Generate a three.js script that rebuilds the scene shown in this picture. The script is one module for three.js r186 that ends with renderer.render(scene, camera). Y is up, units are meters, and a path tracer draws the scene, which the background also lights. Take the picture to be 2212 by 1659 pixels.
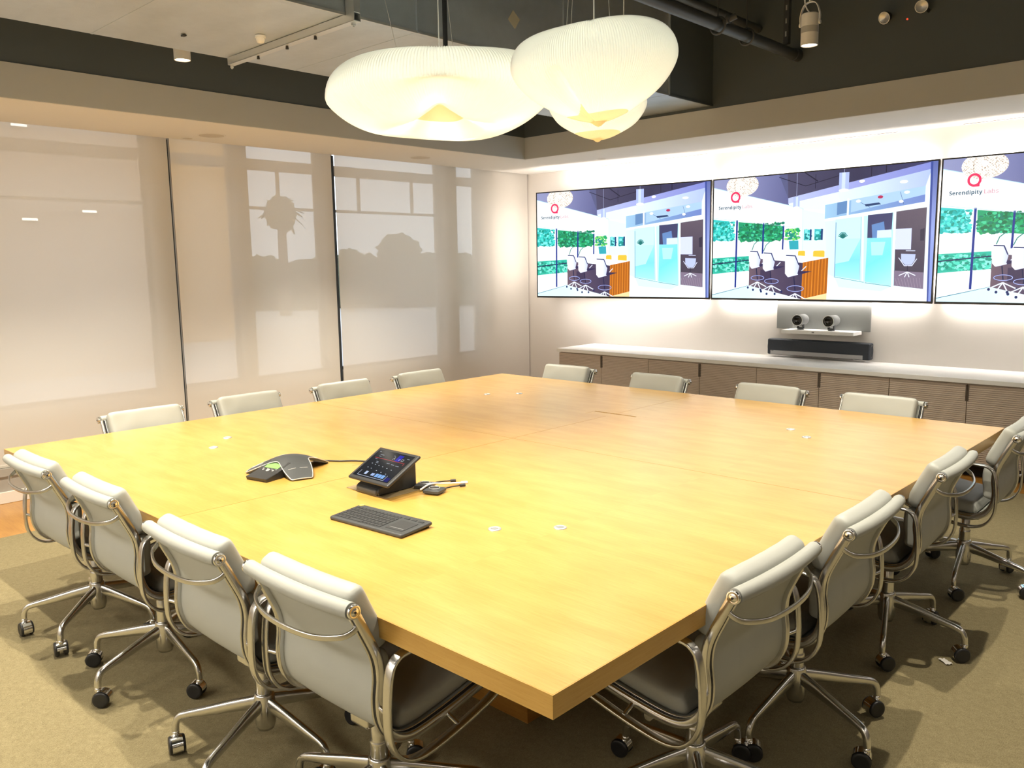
import * as THREE from 'three';
import { RoundedBoxGeometry } from 'three/addons/geometries/RoundedBoxGeometry.js';
import { RectAreaLightUniformsLib } from 'three/addons/lights/RectAreaLightUniformsLib.js';
import { mergeGeometries, mergeVertices } from 'three/addons/utils/BufferGeometryUtils.js';
import { ImprovedNoise } from 'three/addons/math/ImprovedNoise.js';

// ---------------------------------------------------------------- camera, sky, exposure
const scene = new THREE.Scene();
const V = (x, y, z) => new THREE.Vector3(x, y, z);
const camera = new THREE.PerspectiveCamera(49.73, 2212 / 1659, 0.05, 200);
{
  const yaw = -0.75731, pitch = -0.14316, roll = -0.01574;
  const f = V(Math.sin(yaw) * Math.cos(pitch), Math.sin(pitch), -Math.cos(yaw) * Math.cos(pitch));
  const r = V(Math.cos(yaw), 0, Math.sin(yaw)), u = r.clone().cross(f);
  const rr = r.clone().multiplyScalar(Math.cos(roll)).addScaledVector(u, Math.sin(roll));
  const uu = u.clone().multiplyScalar(Math.cos(roll)).addScaledVector(r, -Math.sin(roll));
  camera.quaternion.setFromRotationMatrix(new THREE.Matrix4().makeBasis(rr, uu, f.clone().negate()));
  camera.position.set(6.4478, 1.5999, 7.1678);
}
const renderer = new THREE.WebGLRenderer({ antialias: true });
renderer.toneMapping = THREE.LinearToneMapping;
renderer.toneMappingExposure = 1.07;
renderer.shadowMap.enabled = true;
RectAreaLightUniformsLib.init();
scene.background = new THREE.Color().setRGB(1.7, 1.9, 2.1);   // pale overcast sky outside the windows

const LEVEL = { pendant: 6.0, pendantGlow: 0.16, bulb: 0.17, spot: 20, led: 130, screen: 1.2, panel: 19 };

// ---------------------------------------------------------------- helpers
const taken = {};
function numbered(name) { const n = taken[name] = (taken[name] ?? -1) + 1; return n ? `${name}_${String(n).padStart(3, '0')}` : name; }
function sh(o) { o.castShadow = true; o.receiveShadow = true; return o; }
function thing(name, label, category, pos = [0, 0, 0], turn = 0, group) {
  const o = new THREE.Group(); o.name = numbered(name); o.position.set(...pos); o.rotation.y = turn; scene.add(o);
  o.userData = { label, category }; if (group) o.userData.group = group; return o;
}
function mesh(name, geo, mat, parent) {
  const m = sh(new THREE.Mesh(Array.isArray(geo) ? merge(geo) : geo, mat)); m.name = parent ? name : numbered(name);
  (parent || scene).add(m); return m;
}
function solo(name, geo, mat, label, category, group) { const m = mesh(name, geo, mat); m.userData = { label, category }; if (group) m.userData.group = group; return m; }
function struct(name, geo, mat) { const m = mesh(name, geo, mat); m.userData.kind = 'structure'; return m; }
function merge(list) {
  const gs = list.map((g) => { const q = g.index ? g.toNonIndexed() : g; for (const k of Object.keys(q.attributes)) if (!['position', 'normal', 'uv'].includes(k)) q.deleteAttribute(k); if (!q.attributes.uv) q.setAttribute('uv', new THREE.BufferAttribute(new Float32Array(q.attributes.position.count * 2), 2)); return q; });
  return gs.length === 1 ? gs[0] : mergeGeometries(gs);
}
function at(g, x, y, z, rx = 0, ry = 0, rz = 0) { if (rx) g.rotateX(rx); if (ry) g.rotateY(ry); if (rz) g.rotateZ(rz); g.translate(x, y, z); return g; }
function uvMetres(g, s = 1) {                                        // planar uv in metres by the facing of each face
  const q = g.index ? g.toNonIndexed() : g, p = q.attributes.position, n = q.attributes.normal, uv = new Float32Array(p.count * 2);
  for (let i = 0; i < p.count; i++) {
    const ax = Math.abs(n.getX(i)), ay = Math.abs(n.getY(i)), az = Math.abs(n.getZ(i));
    const [u, v] = ay >= ax && ay >= az ? [p.getX(i), p.getZ(i)] : ax >= az ? [p.getZ(i), p.getY(i)] : [p.getX(i), p.getY(i)];
    uv[2 * i] = u * s; uv[2 * i + 1] = v * s;
  }
  q.setAttribute('uv', new THREE.BufferAttribute(uv, 2)); return q;
}
const box = (x0, x1, y0, y1, z0, z1) => uvMetres(at(new THREE.BoxGeometry(x1 - x0, y1 - y0, z1 - z0), (x0 + x1) / 2, (y0 + y1) / 2, (z0 + z1) / 2));
const rbox = (w, h, d, r = 0.004, s = 2) => uvMetres(new RoundedBoxGeometry(w, h, d, s, Math.min(r, w / 2.01, h / 2.01, d / 2.01)));
const rb = (x0, x1, y0, y1, z0, z1, r = 0.004) => at(rbox(x1 - x0, y1 - y0, z1 - z0, r), (x0 + x1) / 2, (y0 + y1) / 2, (z0 + z1) / 2);
const cyl = (r0, r1, h, n = 24, open = false) => new THREE.CylinderGeometry(r0, r1, h, n, 1, open);
const lathe = (pts, n = 32) => new THREE.LatheGeometry(pts.map(([x, y]) => new THREE.Vector2(x, y)), n);
function rod(a, b, r, n = 12) { const d = b.clone().sub(a), g = cyl(r, r, d.length(), n); g.applyQuaternion(new THREE.Quaternion().setFromUnitVectors(V(0, 1, 0), d.clone().normalize())); g.translate((a.x + b.x) / 2, (a.y + b.y) / 2, (a.z + b.z) / 2); return g; }
const tube = (pts, r, n = 40, m = 8, closed = false) => new THREE.TubeGeometry(new THREE.CatmullRomCurve3(pts, closed, 'catmullrom', 0.5), n, r, m, closed);
const val = (f, t) => typeof f === 'function' ? f(t) : f;
// a bar of rounded rectangular section swept along points; side = the fixed direction of the section's width
function sweep(P, side, hw, ht, { closed = false, n = 14, pow = 4 } = {}) {
  const pos = [], idx = [], N = P.length, uv = [];
  const S = typeof side === 'function' ? side : () => side;
  for (let i = 0; i < N; i++) {
    const a = P[closed ? (i + N - 1) % N : Math.max(0, i - 1)], b = P[closed ? (i + 1) % N : Math.min(N - 1, i + 1)], t = i / (N - 1);
    const T = b.clone().sub(a).normalize(), s = S(t).clone(); s.addScaledVector(T, -s.dot(T)).normalize();
    const nn = T.clone().cross(s), w = val(hw, t), h = val(ht, t);
    for (let k = 0; k < n; k++) {
      const an = (k + 0.5) / n * Math.PI * 2, c = Math.cos(an), q = Math.sin(an);
      const cx = Math.sign(c) * Math.abs(c) ** (2 / pow) * w, cy = Math.sign(q) * Math.abs(q) ** (2 / pow) * h;
      const v = P[i].clone().addScaledVector(s, cx).addScaledVector(nn, cy); pos.push(v.x, v.y, v.z); uv.push(k / n, t);
    }
  }
  const M = closed ? N : N - 1;
  for (let i = 0; i < M; i++) for (let k = 0; k < n; k++) {
    const a = i * n + k, b = i * n + (k + 1) % n, c = ((i + 1) % N) * n + k, d = ((i + 1) % N) * n + (k + 1) % n;
    idx.push(a, c, b, b, c, d);
  }
  const g = new THREE.BufferGeometry();
  if (!closed) for (const [i, flip] of [[0, 0], [N - 1, 1]]) {
    const base = pos.length / 3; let cx = 0, cy = 0, cz = 0;
    for (let k = 0; k < n; k++) { const o = (i * n + k) * 3; pos.push(pos[o], pos[o + 1], pos[o + 2]); uv.push(0, 0); cx += pos[o] / n; cy += pos[o + 1] / n; cz += pos[o + 2] / n; }
    pos.push(cx, cy, cz); uv.push(0, 0);
    for (let k = 0; k < n; k++) { const a = base + k, b = base + (k + 1) % n; flip ? idx.push(a, base + n, b) : idx.push(a, b, base + n); }
  }
  g.setAttribute('position', new THREE.Float32BufferAttribute(pos, 3)); g.setAttribute('uv', new THREE.Float32BufferAttribute(uv, 2)); g.setIndex(idx); g.computeVertexNormals(); return g;
}
const spaced = (pts, n, closed = false) => { const c = new THREE.CatmullRomCurve3(pts, closed, 'catmullrom', 0.5).getSpacedPoints(n); if (closed) c.pop(); return c; };
let seed = 7; const rnd = () => ((seed = (seed * 16807) % 2147483647) - 1) / 2147483646;
const noise = new ImprovedNoise();
const C = (r, g, b) => new THREE.Color().setRGB(r, g, b);

// ---------------------------------------------------------------- textures (colour and fine relief only)
function dataTex(w, h, fn, srgb = true, repeat = [1, 1]) {
  const d = new Uint8Array(w * h * 4);
  for (let y = 0; y < h; y++) for (let x = 0; x < w; x++) { const c = fn(x, y), o = (y * w + x) * 4; for (let k = 0; k < 3; k++) d[o + k] = Math.max(0, Math.min(255, c[k])); d[o + 3] = 255; }
  const t = new THREE.DataTexture(d, w, h); t.magFilter = THREE.LinearFilter; t.minFilter = THREE.LinearMipmapLinearFilter; t.generateMipmaps = true; t.wrapS = t.wrapT = THREE.RepeatWrapping; t.repeat.set(...repeat);
  if (srgb) t.colorSpace = THREE.SRGBColorSpace; t.needsUpdate = true; return t;
}
const tileNoise = (x, y, px, py, z) => noise.noise(x, y, z) * 0.5 + noise.noise(x + 31.7, y + 11.3, z + 5) * 0.5;
function woodTex(base, amp, repeat) {                                // grain runs along u
  const W = 1024, H = 1024, row = [];
  for (let y = 0; y < H; y++) row.push(noise.noise(y * 0.02, 3.1, 0.7) * 0.5 + noise.noise(y * 0.11, 9.2, 0.2) * 0.35 + (rnd() - 0.5) * 0.35);
  const fleck = new Float32Array(W * H);
  for (let k = 0; k < 2600; k++) { const y = Math.floor(rnd() * H), x0 = Math.floor(rnd() * W), L = 6 + Math.floor(rnd() * 26), s = 0.25 + rnd() * 0.6; for (let i = 0; i < L; i++) fleck[y * W + (x0 + i) % W] = s; }
  return dataTex(W, H, (x, y) => {
    const wv = noise.noise(x * 0.006, y * 0.02, 1.5) * 0.8 + noise.noise(x * 0.02, y * 0.25, 4.5) * 0.45, v = row[y] * 0.55 + wv * 0.7 - fleck[y * W + x] * 0.9;
    return [base[0] + v * amp[0], base[1] + v * amp[1], base[2] + v * amp[2]];
  }, true, repeat);
}
const tableTex = woodTex([192, 150, 74], [13, 15, 17], [0.9, 0.9]);
const floorTex = woodTex([178, 128, 58], [22, 22, 16], [0.8, 0.8]);
const carpetTex = dataTex(512, 512, (x, y) => { const v = (rnd() - 0.5) * 34 + noise.noise(x * 0.05, y * 0.05, 2) * 7 + noise.noise(x * 0.4, y * 0.1, 8) * 12; return [146 + v, 134 + v, 98 + v * 0.9]; }, true, [1.6, 1.6]);
const carpetBump = dataTex(256, 256, (x, y) => { const v = 128 + (rnd() - 0.5) * 190; return [v, v, v]; }, false, [6, 6]);
const shadeTex = dataTex(512, 512, (x, y) => { const v = ((x % 4 < 2) !== (y % 4 < 2) ? 4 : -4) + (rnd() - 0.5) * 7; return [241 + v, 236 + v, 227 + v]; }, true, [6, 6]);
const ductTex = dataTex(512, 512, (x, y) => { const v = noise.noise(x * 0.008, y * 0.02, 6) * 9 + noise.noise(x * 0.06, y * 0.06, 1) * 3 + (rnd() - 0.5) * 5; return [196 + v, 204 + v, 210 + v]; }, true, [0.7, 0.7]);
const leatherBump = dataTex(256, 256, (x, y) => { const v = 128 + noise.noise(x * 0.35, y * 0.35, 3) * 70 + noise.noise(x * 0.8, y * 0.8, 9) * 50; return [v, v, v]; }, false, [6, 6]);

// ---------------------------------------------------------------- materials
const std = (color, roughness, o = {}) => new THREE.MeshStandardMaterial({ color, roughness, metalness: 0, ...o });
const phy = (color, roughness, o = {}) => new THREE.MeshPhysicalMaterial({ color, roughness, ...o });
const M = {
  wall: std(C(0.78, 0.75, 0.71), 0.9), soffit: std(C(0.76, 0.745, 0.71), 0.9), fascia: std(C(0.50, 0.52, 0.52), 0.9),
  wallDark: std(C(0.3, 0.27, 0.24), 0.8),
  black: std(C(0.08, 0.097, 0.105), 0.85), blackMetal: std(C(0.02, 0.021, 0.022), 0.5), toeKick: std(C(0.02, 0.018, 0.016), 0.9),
  table: phy(0xffffff, 0.36, { map: tableTex, clearcoat: 0.5, clearcoatRoughness: 0.25 }),
  wood: phy(0xffffff, 0.3, { map: floorTex, clearcoat: 0.3, clearcoatRoughness: 0.2 }), carpet: std(0xffffff, 1, { map: carpetTex, bumpMap: carpetBump, bumpScale: 0.004 }),
  joint: std(C(0.22, 0.13, 0.04), 0.8), leather: phy(C(0.375, 0.385, 0.35), 0.46, { bumpMap: leatherBump, bumpScale: 0.0006, side: THREE.DoubleSide }),
  alu: std(C(0.68, 0.675, 0.66), 0.22, { metalness: 1 }), chrome: std(C(0.86, 0.86, 0.86), 0.1, { metalness: 1 }), brass: std(C(0.72, 0.62, 0.42), 0.3, { metalness: 1 }),
  rubber: std(C(0.014, 0.014, 0.015), 0.4), plastic: std(C(0.022, 0.023, 0.024), 0.42), key: std(C(0.03, 0.032, 0.034), 0.5), graphite: std(C(0.042, 0.046, 0.048), 0.45),
  cabinet: std(C(0.58, 0.485, 0.405), 0.55), pull: std(C(0.09, 0.065, 0.045), 0.5), worktop: phy(C(0.9, 0.9, 0.89), 0.3), silver: std(C(0.62, 0.63, 0.63), 0.35, { metalness: 0.7 }),
  white: std(C(0.82, 0.82, 0.8), 0.45), plate: std(C(0.2, 0.21, 0.205), 0.6), camBody: std(C(0.26, 0.27, 0.27), 0.4, { metalness: 0.3 }), lens: phy(C(0.006, 0.008, 0.01), 0.08),
  soundbar: std(C(0.012, 0.018, 0.028), 0.6), sbTrim: std(C(0.36, 0.36, 0.37), 0.45, { metalness: 0.4 }),
  shade: phy(0xffffff, 1, { map: shadeTex, transmission: 0.25, thickness: 0, transparent: true, opacity: 0.88, side: THREE.DoubleSide }),
  glass: phy(0xffffff, 0, { transmission: 1, thickness: 0, ior: 1.5 }), mullion: std(C(0.5, 0.47, 0.42), 0.7), darkFrame: std(C(0.03, 0.035, 0.04), 0.4),
  sill: std(C(0.36, 0.34, 0.3), 0.8), baseboard: std(C(0.78, 0.72, 0.64), 0.7),
  duct: std(0xffffff, 0.4, { map: ductTex, metalness: 0.7 }), galv: std(C(0.66, 0.67, 0.65), 0.35, { metalness: 0.8 }),
  tape: std(C(0.42, 0.38, 0.27), 0.8), pipe: std(C(0.055, 0.06, 0.065), 0.4), grille: std(C(0.58, 0.54, 0.47), 0.8), slot: std(C(0.02, 0.018, 0.015), 0.9),
  paper: phy(C(0.9, 0.92, 0.86), 0.9, { transmission: 0.45, thickness: 0, emissive: C(1.0, 1.0, 0.92), emissiveIntensity: LEVEL.pendantGlow, side: THREE.DoubleSide }),
  kraftPaper: phy(C(0.85, 0.72, 0.45), 0.9, { transmission: 0.3, thickness: 0, emissive: C(0.9, 0.72, 0.36), emissiveIntensity: 0.25, side: THREE.DoubleSide }),
  kraft: std(C(0.72, 0.55, 0.27), 0.8, { emissive: C(0.9, 0.66, 0.28), emissiveIntensity: 0.5 }), wire: std(C(0.7, 0.7, 0.68), 0.4, { metalness: 0.6 }), cordWhite: std(C(0.8, 0.8, 0.78), 0.5),
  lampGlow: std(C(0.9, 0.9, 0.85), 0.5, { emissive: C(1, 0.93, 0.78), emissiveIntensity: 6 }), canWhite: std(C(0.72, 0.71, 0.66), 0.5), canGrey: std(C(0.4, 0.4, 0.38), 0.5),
  ledGlow: std(C(0.9, 0.9, 0.9), 0.5, { emissive: C(1, 0.92, 0.86), emissiveIntensity: 8 }), red: std(C(0.5, 0.02, 0.01), 0.4, { emissive: C(1, 0.06, 0.02), emissiveIntensity: 1.5 }),
  panelGlow: std(C(0.9, 0.9, 0.88), 0.6, { emissive: C(1, 0.95, 0.87), emissiveIntensity: 1.5 }),
  pavement: std(C(0.55, 0.55, 0.55), 0.95), tanWall: std(C(0.66, 0.34, 0.08), 0.95), paleWall: std(C(0.55, 0.44, 0.36), 0.95), hedge: std(C(0.09, 0.11, 0.07), 1), trunk: std(C(0.16, 0.12, 0.09), 1), plateTan: phy(C(0.36, 0.27, 0.14), 0.25, { transparent: true, opacity: 0.75 }),
};

// ---------------------------------------------------------------- room shell
const CEIL = 2.606, FTOP = 2.81, DECK = 3.7, RX = 8.6, RZ = 9.2, SX = 0.869, SZ = 1.035;
struct('floor', box(-0.25, RX + 0.2, -0.15, 0, -0.2, RZ + 0.2), M.wood);
{ const c = struct('floor_carpet', rb(0.86, RX - 0.01, 0.0005, 0.009, 0.84, RZ - 0.01, 0.003), M.carpet); c.userData.label = 'olive beige carpet under the table and chairs'; }
struct('wall_back', box(-0.3, RX + 0.2, 0, DECK, -0.2, 0), M.wall);
struct('wall_right', box(RX, RX + 0.2, 0, DECK, 0, RZ), M.wallDark);
struct('wall_front', box(-0.3, RX + 0.2, 0, DECK, RZ, RZ + 0.2), M.wall);
struct('ceiling', [box(0, RX, CEIL, FTOP, 0, SZ), box(0, SX, CEIL, FTOP, SZ, RZ), box(7.75, RX, CEIL, FTOP, SZ, RZ), box(SX, 7.75, CEIL, FTOP, 8.3, RZ)], M.soffit);
struct('trim_1', [box(SX, 7.75, CEIL + 0.002, FTOP, SZ, SZ + 0.012), box(SX, SX + 0.012, CEIL + 0.002, FTOP, SZ + 0.012, 8.3), box(7.738, 7.75, CEIL + 0.002, FTOP, SZ + 0.012, 8.3), box(SX, 7.75, CEIL + 0.002, FTOP, 8.288, 8.3)], M.fascia);
struct('wall_upper', [box(0, RX, FTOP, DECK, SZ - 0.1, SZ + 0.004), box(SX - 0.1, SX + 0.004, FTOP, DECK, SZ + 0.004, 8.3), box(7.746, 7.85, FTOP, DECK, SZ + 0.004, 8.3), box(0, RX, FTOP, DECK, 8.296, 8.4)], M.black);
struct('ceiling_deck', box(-0.3, RX + 0.2, DECK, DECK + 0.2, -0.2, RZ + 0.2), M.black);

// window wall: piers, sill wall and openings
const OPEN = [[4.30, 5.55], [5.75, 7.2], [3.58, 4.12], [2.72, 3.46], [1.24, 2.60], [0.68, 1.05]], SILL = 0.63;
{
  const gs = [box(-0.26, -0.1, 0, SILL, 0, RZ)]; const edges = OPEN.slice().sort((a, b) => a[0] - b[0]); let z = 0;
  for (const [a, b] of edges) { gs.push(box(-0.26, -0.1, SILL, DECK, z, a)); z = b; }
  gs.push(box(-0.26, -0.1, SILL, DECK, z, RZ)); for (const [a, b] of edges) gs.push(box(-0.26, -0.1, CEIL + 0.15, DECK, a, b));
  struct('wall_left', gs, M.mullion);
  OPEN.forEach(([a, b], i) => {
    const w = new THREE.Group(); w.name = `window_${i + 1}`; w.userData.kind = 'structure'; scene.add(w);
    mesh('window_frame', [box(-0.2, -0.15, SILL, SILL + 0.03, a, b), box(-0.2, -0.15, SILL, CEIL + 0.15, a, a + 0.025), box(-0.2, -0.15, SILL, CEIL + 0.15, b - 0.025, b)], M.darkFrame, w);
    mesh('transom', box(-0.2, -0.15, 2.44, 2.53, a + 0.025, b - 0.025), M.mullion, w);
    if (b - a > 0.6) { mesh('glazing_bar', box(-0.19, -0.165, 2.108, 2.132, a + 0.025, b - 0.025), M.mullion, w); }
    const vs = i === 3 ? [3.13] : i === 4 ? [2.26, 1.6] : [];
    for (const v of vs) mesh('glazing_bar', box(-0.19, -0.165, v === 1.6 ? 2.132 : 2.132, 2.44, v - 0.012, v + 0.012), M.mullion, w);
    mesh('pane', box(-0.18, -0.174, SILL + 0.03, CEIL + 0.15, a + 0.025, b - 0.025), M.glass, w);
  });
  struct('trim_2', [box(-0.1, 0.0, 0.19, 0.245, 0, RZ)], M.sill);
  struct('trim_3', box(-0.1, -0.012, 0.08, 0.19, 0, RZ), M.sill);
  struct('baseboard_left', rb(-0.1, 0.004, 0.0, 0.082, 0, RZ, 0.004), M.baseboard);
  struct('ceiling_pocket', box(-0.26, -0.1, CEIL + 0.149, CEIL + 0.2, 0, RZ), M.soffit);
}
function shade(z0, z1, which) {
  const s = thing('roller_shade', `beige mesh roller shade ${which}`, 'window shade', [0, 0, 0], 0, 'roller shades along the window wall');
  const g = new THREE.PlaneGeometry(z1 - z0, 2.36, 24, 24); g.rotateY(Math.PI / 2); g.translate(-0.03, 0.26 + 1.18, (z0 + z1) / 2);
  mesh('fabric', uvMetres(g), M.shade, s); mesh('hem_bar', rb(-0.037, -0.023, 0.246, 0.268, z0, z1, 0.005), M.grille, s);
}
shade(0.012, 2.624, 'in the corner beside the screen wall'); shade(2.660, 4.150, 'between the two dark mullion gaps'); shade(4.172, 8.2, 'farthest from the screen wall');
for (const [z, nm] of [[4.161, 'far'], [2.645, 'near']]) struct('trim_' + (nm === 'far' ? 4 : 5), box(-0.09, -0.06, 0.245, CEIL, nm === 'near' ? 2.612 : z - 0.012, nm === 'near' ? 2.634 : z + 0.014), M.darkFrame);

// ---------------------------------------------------------------- outside the windows
solo('pavement', box(-60, -0.3, -0.3, -0.1, -60, 30), M.pavement, 'pale grey pavement outside the windows', 'pavement');
{
  const b = thing('stucco_building', 'tan stucco building across the pavement', 'building', [-12.3, -0.1, 0]);
  mesh('wall', box(-4, 0, 0, 7, -2.95, 0.2), M.tanWall, b);
  const c = thing('stucco_building', 'pale beige stucco building beside the tan one', 'building', [-8, -0.1, 0]);
  mesh('wall', box(-6, 0, 0, 7, 0.75, 22), M.paleWall, c); mesh('parapet', box(-6.1, 0.08, 7, 7.25, 0.7, 22), M.tanWall, c);
}
function crown(cx, cy, cz, r, sy, k) { const g = new THREE.IcosahedronGeometry(1, 4), p = g.attributes.position; for (let i = 0; i < p.count; i++) { const v = V(p.getX(i), p.getY(i), p.getZ(i)), n = 1 + noise.noise(v.x * 3 + k, v.y * 3, v.z * 3) * 0.35; p.setXYZ(i, cx + v.x * r * n, Math.max(-0.099, cy + v.y * r * sy * n), cz + v.z * r * n); } g.computeVertexNormals(); return g; }
solo('hedge', (() => { const gs = []; for (let i = 0; i < 26; i++) gs.push(crown(-27 + i * 0.42 + rnd() * 1.2, 0.7, -9 - i * 0.62, 1.25, 0.9 + rnd() * 0.3, i)); return gs; })(), M.hedge, 'dark hedge row beyond the pavement', 'hedge');
{
  const palm = thing('palm_tree', 'tall palm with a round shaggy crown', 'palm tree', [-20, -0.1, -9.03]);
  mesh('trunk', lathe([[0.001, 0], [0.22, 0], [0.16, 2], [0.15, 3.3], [0.001, 3.4]], 12), M.trunk, palm); const gs = [];
  for (let i = 0; i < 30; i++) { const a = rnd() * 6.28, e = rnd() * 2.2 - 0.9, P = []; for (let k = 0; k <= 8; k++) { const t = k / 8; P.push(V(Math.cos(a) * Math.cos(e) * t * 0.85, 3.75 + Math.sin(e) * t * 0.8 - t * t * 0.3, Math.sin(a) * Math.cos(e) * t * 0.85)); } gs.push(sweep(P, V(-Math.sin(a), 0, Math.cos(a)), (t) => 0.16 * Math.sin(0.3 + t * 2.7), 0.008, { n: 6 })); }
  gs.push(crown(0, 3.6, 0, 0.55, 1.1, 3)); mesh('fronds', gs, M.hedge, palm);
  for (const [x, y, z, r, l] of [[-20, 2.2, -14.3, 0.85, 'round leafy tree behind the hedge'], [-20, 1.9, -11.9, 0.5, 'small bushy tree behind the hedge']]) { const t = thing('tree', l, 'tree', [x, -0.1, z]); mesh('trunk', at(cyl(0.08, 0.12, y), 0, y / 2, 0), M.trunk, t); mesh('foliage', crown(0, y + 0.1, 0, r, 0.75, z), M.hedge, t); }
}
for (const [y, z, l] of [[2.41, 2.76, 'lower added glow bar standing in for a window reflection'], [2.56, 1.87, 'added glow bar near the tan building standing in for a window reflection'], [3.82, 2.79, 'upper added glow bar standing in for a window reflection']]) {  // added glowing bars stand in for linear-light reflections in the window glass
  const w = thing('reflection_bar', l, 'reflection', [-7.99, y, z]); mesh('housing', rb(-0.005, 0.05, -0.03, 0.03, -0.12, 0.12, 0.01), M.canGrey, w); mesh('lamp_diffuser', rb(0.05, 0.06, -0.018, 0.018, -0.11, 0.11, 0.004), M.lampGlow, w);
}

// ---------------------------------------------------------------- table
const TX0 = 1.877, TX1 = 5.428, TZ0 = 2.445, TZ1 = 5.984, TY = 0.74, TXC = (TX0 + TX1) / 2, TZC = (TZ0 + TZ1) / 2;
{
  const t = thing('conference_table', 'large square maple conference table with four top panels', 'table', [TXC, 0, TZC]);
  const ex = (TX1 - TX0) / 2, ez = (TZ1 - TZ0) / 2, hx = ex - 0.0025, hz = ez - 0.0025, g = 0.0012, lw = 0.147;
  // panels, with the cable hatches cut out beside the centre joint (hatches at dz = -0.87..-0.775 and mirrored)
  const A = 0.775, B = 0.87;
  for (const sx of [-1, 1]) for (const sz of [-1, 1]) {
    const x = (a, b) => [Math.min(sx * a, sx * b), Math.max(sx * a, sx * b)], z = (a, b) => [Math.min(sz * a, sz * b), Math.max(sz * a, sz * b)];
    const parts = [[x(lw, hx), z(g, hz)], [x(g, lw), z(g, A)], [x(g, lw), z(B, hz)]].map(([[x0, x1], [z0, z1]]) => box(x0, x1, TY - 0.053, TY, z0, z1));
    mesh('top_panel', parts, M.table, t);
  }
  for (const q of [-1, 1]) { mesh('edge_band', box(-ex, ex, TY - 0.053, TY - 0.0004, Math.min(q * hz, q * ez), Math.max(q * hz, q * ez)), M.table, t); mesh('edge_band', box(Math.min(q * hx, q * ex), Math.max(q * hx, q * ex), TY - 0.053, TY - 0.0004, -hz, hz), M.table, t); }
  mesh('joint_filler', [box(-hx + 0.01, hx - 0.01, TY - 0.05, TY - 0.0015, -0.004, 0.004), box(-0.004, 0.004, TY - 0.05, TY - 0.0015, -hz + 0.01, -B - 0.001), box(-0.004, 0.004, TY - 0.05, TY - 0.0015, -A + 0.001, A - 0.001), box(-0.004, 0.004, TY - 0.05, TY - 0.0015, B + 0.001, hz - 0.01)], M.joint, t);
  for (const s of [-1, 1]) {
    const z0 = s < 0 ? -B : A, z1 = s < 0 ? -A : B;
    mesh('cable_well', box(-lw, lw, TY - 0.06, TY - 0.04, z0, z1), M.toeKick, t);
    mesh('cable_hatch', s < 0 ? box(-lw + 0.001, lw - 0.001, TY - 0.02, TY - 0.0005, z0 + 0.012, z1 - 0.001) : box(-lw + 0.001, lw - 0.001, TY - 0.02, TY - 0.0005, z0 + 0.0015, z1 - 0.0015), M.table, t);
  }
  const P = 0.967;
  mesh('pedestal', [box(-P, P, 0.009, TY - 0.06, P - 0.03, P), box(-P, P, 0.009, TY - 0.06, -P, -P + 0.03), box(P - 0.03, P, 0.009, TY - 0.06, -P + 0.03, P - 0.03), box(-P, -P + 0.03, 0.009, TY - 0.06, -P + 0.03, P - 0.03)], M.wood, t);
  mesh('apron', box(-1.35, 1.35, TY - 0.061, TY - 0.053, -1.35, 1.35), M.table, t);
}
for (const [x, z, where] of [[4.596, 5.303, 'closest to the keyboard'], [4.75, 5.152, 'of the keyboard pair, farther from the keyboard'], [2.672, 5.297, 'closest to the conference phone'], [2.507, 5.137, 'of the phone pair, closer to the window shades'], [4.619, 3.159, 'of the middle screen pair, nearer the screens'], [4.763, 3.294, 'of the middle screen pair, farther from it'], [2.55, 3.29, 'of the far corner pair, nearer the window shades'], [2.70, 3.135, 'of the far corner pair, nearer the screens']])
  mesh2Grommet(x, z, where);
function mesh2Grommet(x, z, where) {
  const t = thing('table_grommet', `small round silver grommet in the tabletop ${where}`, 'grommet', [x, TY, z], 0, 'tabletop grommets');
  mesh('rim', lathe([[0.012, 0.0005], [0.012, 0.003], [0.018, 0.0042], [0.0215, 0.003], [0.022, 0.0002]], 32), M.silver, t); mesh('cap', at(cyl(0.012, 0.012, 0.003), 0, 0.0017, 0), M.plate, t);
}

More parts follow.
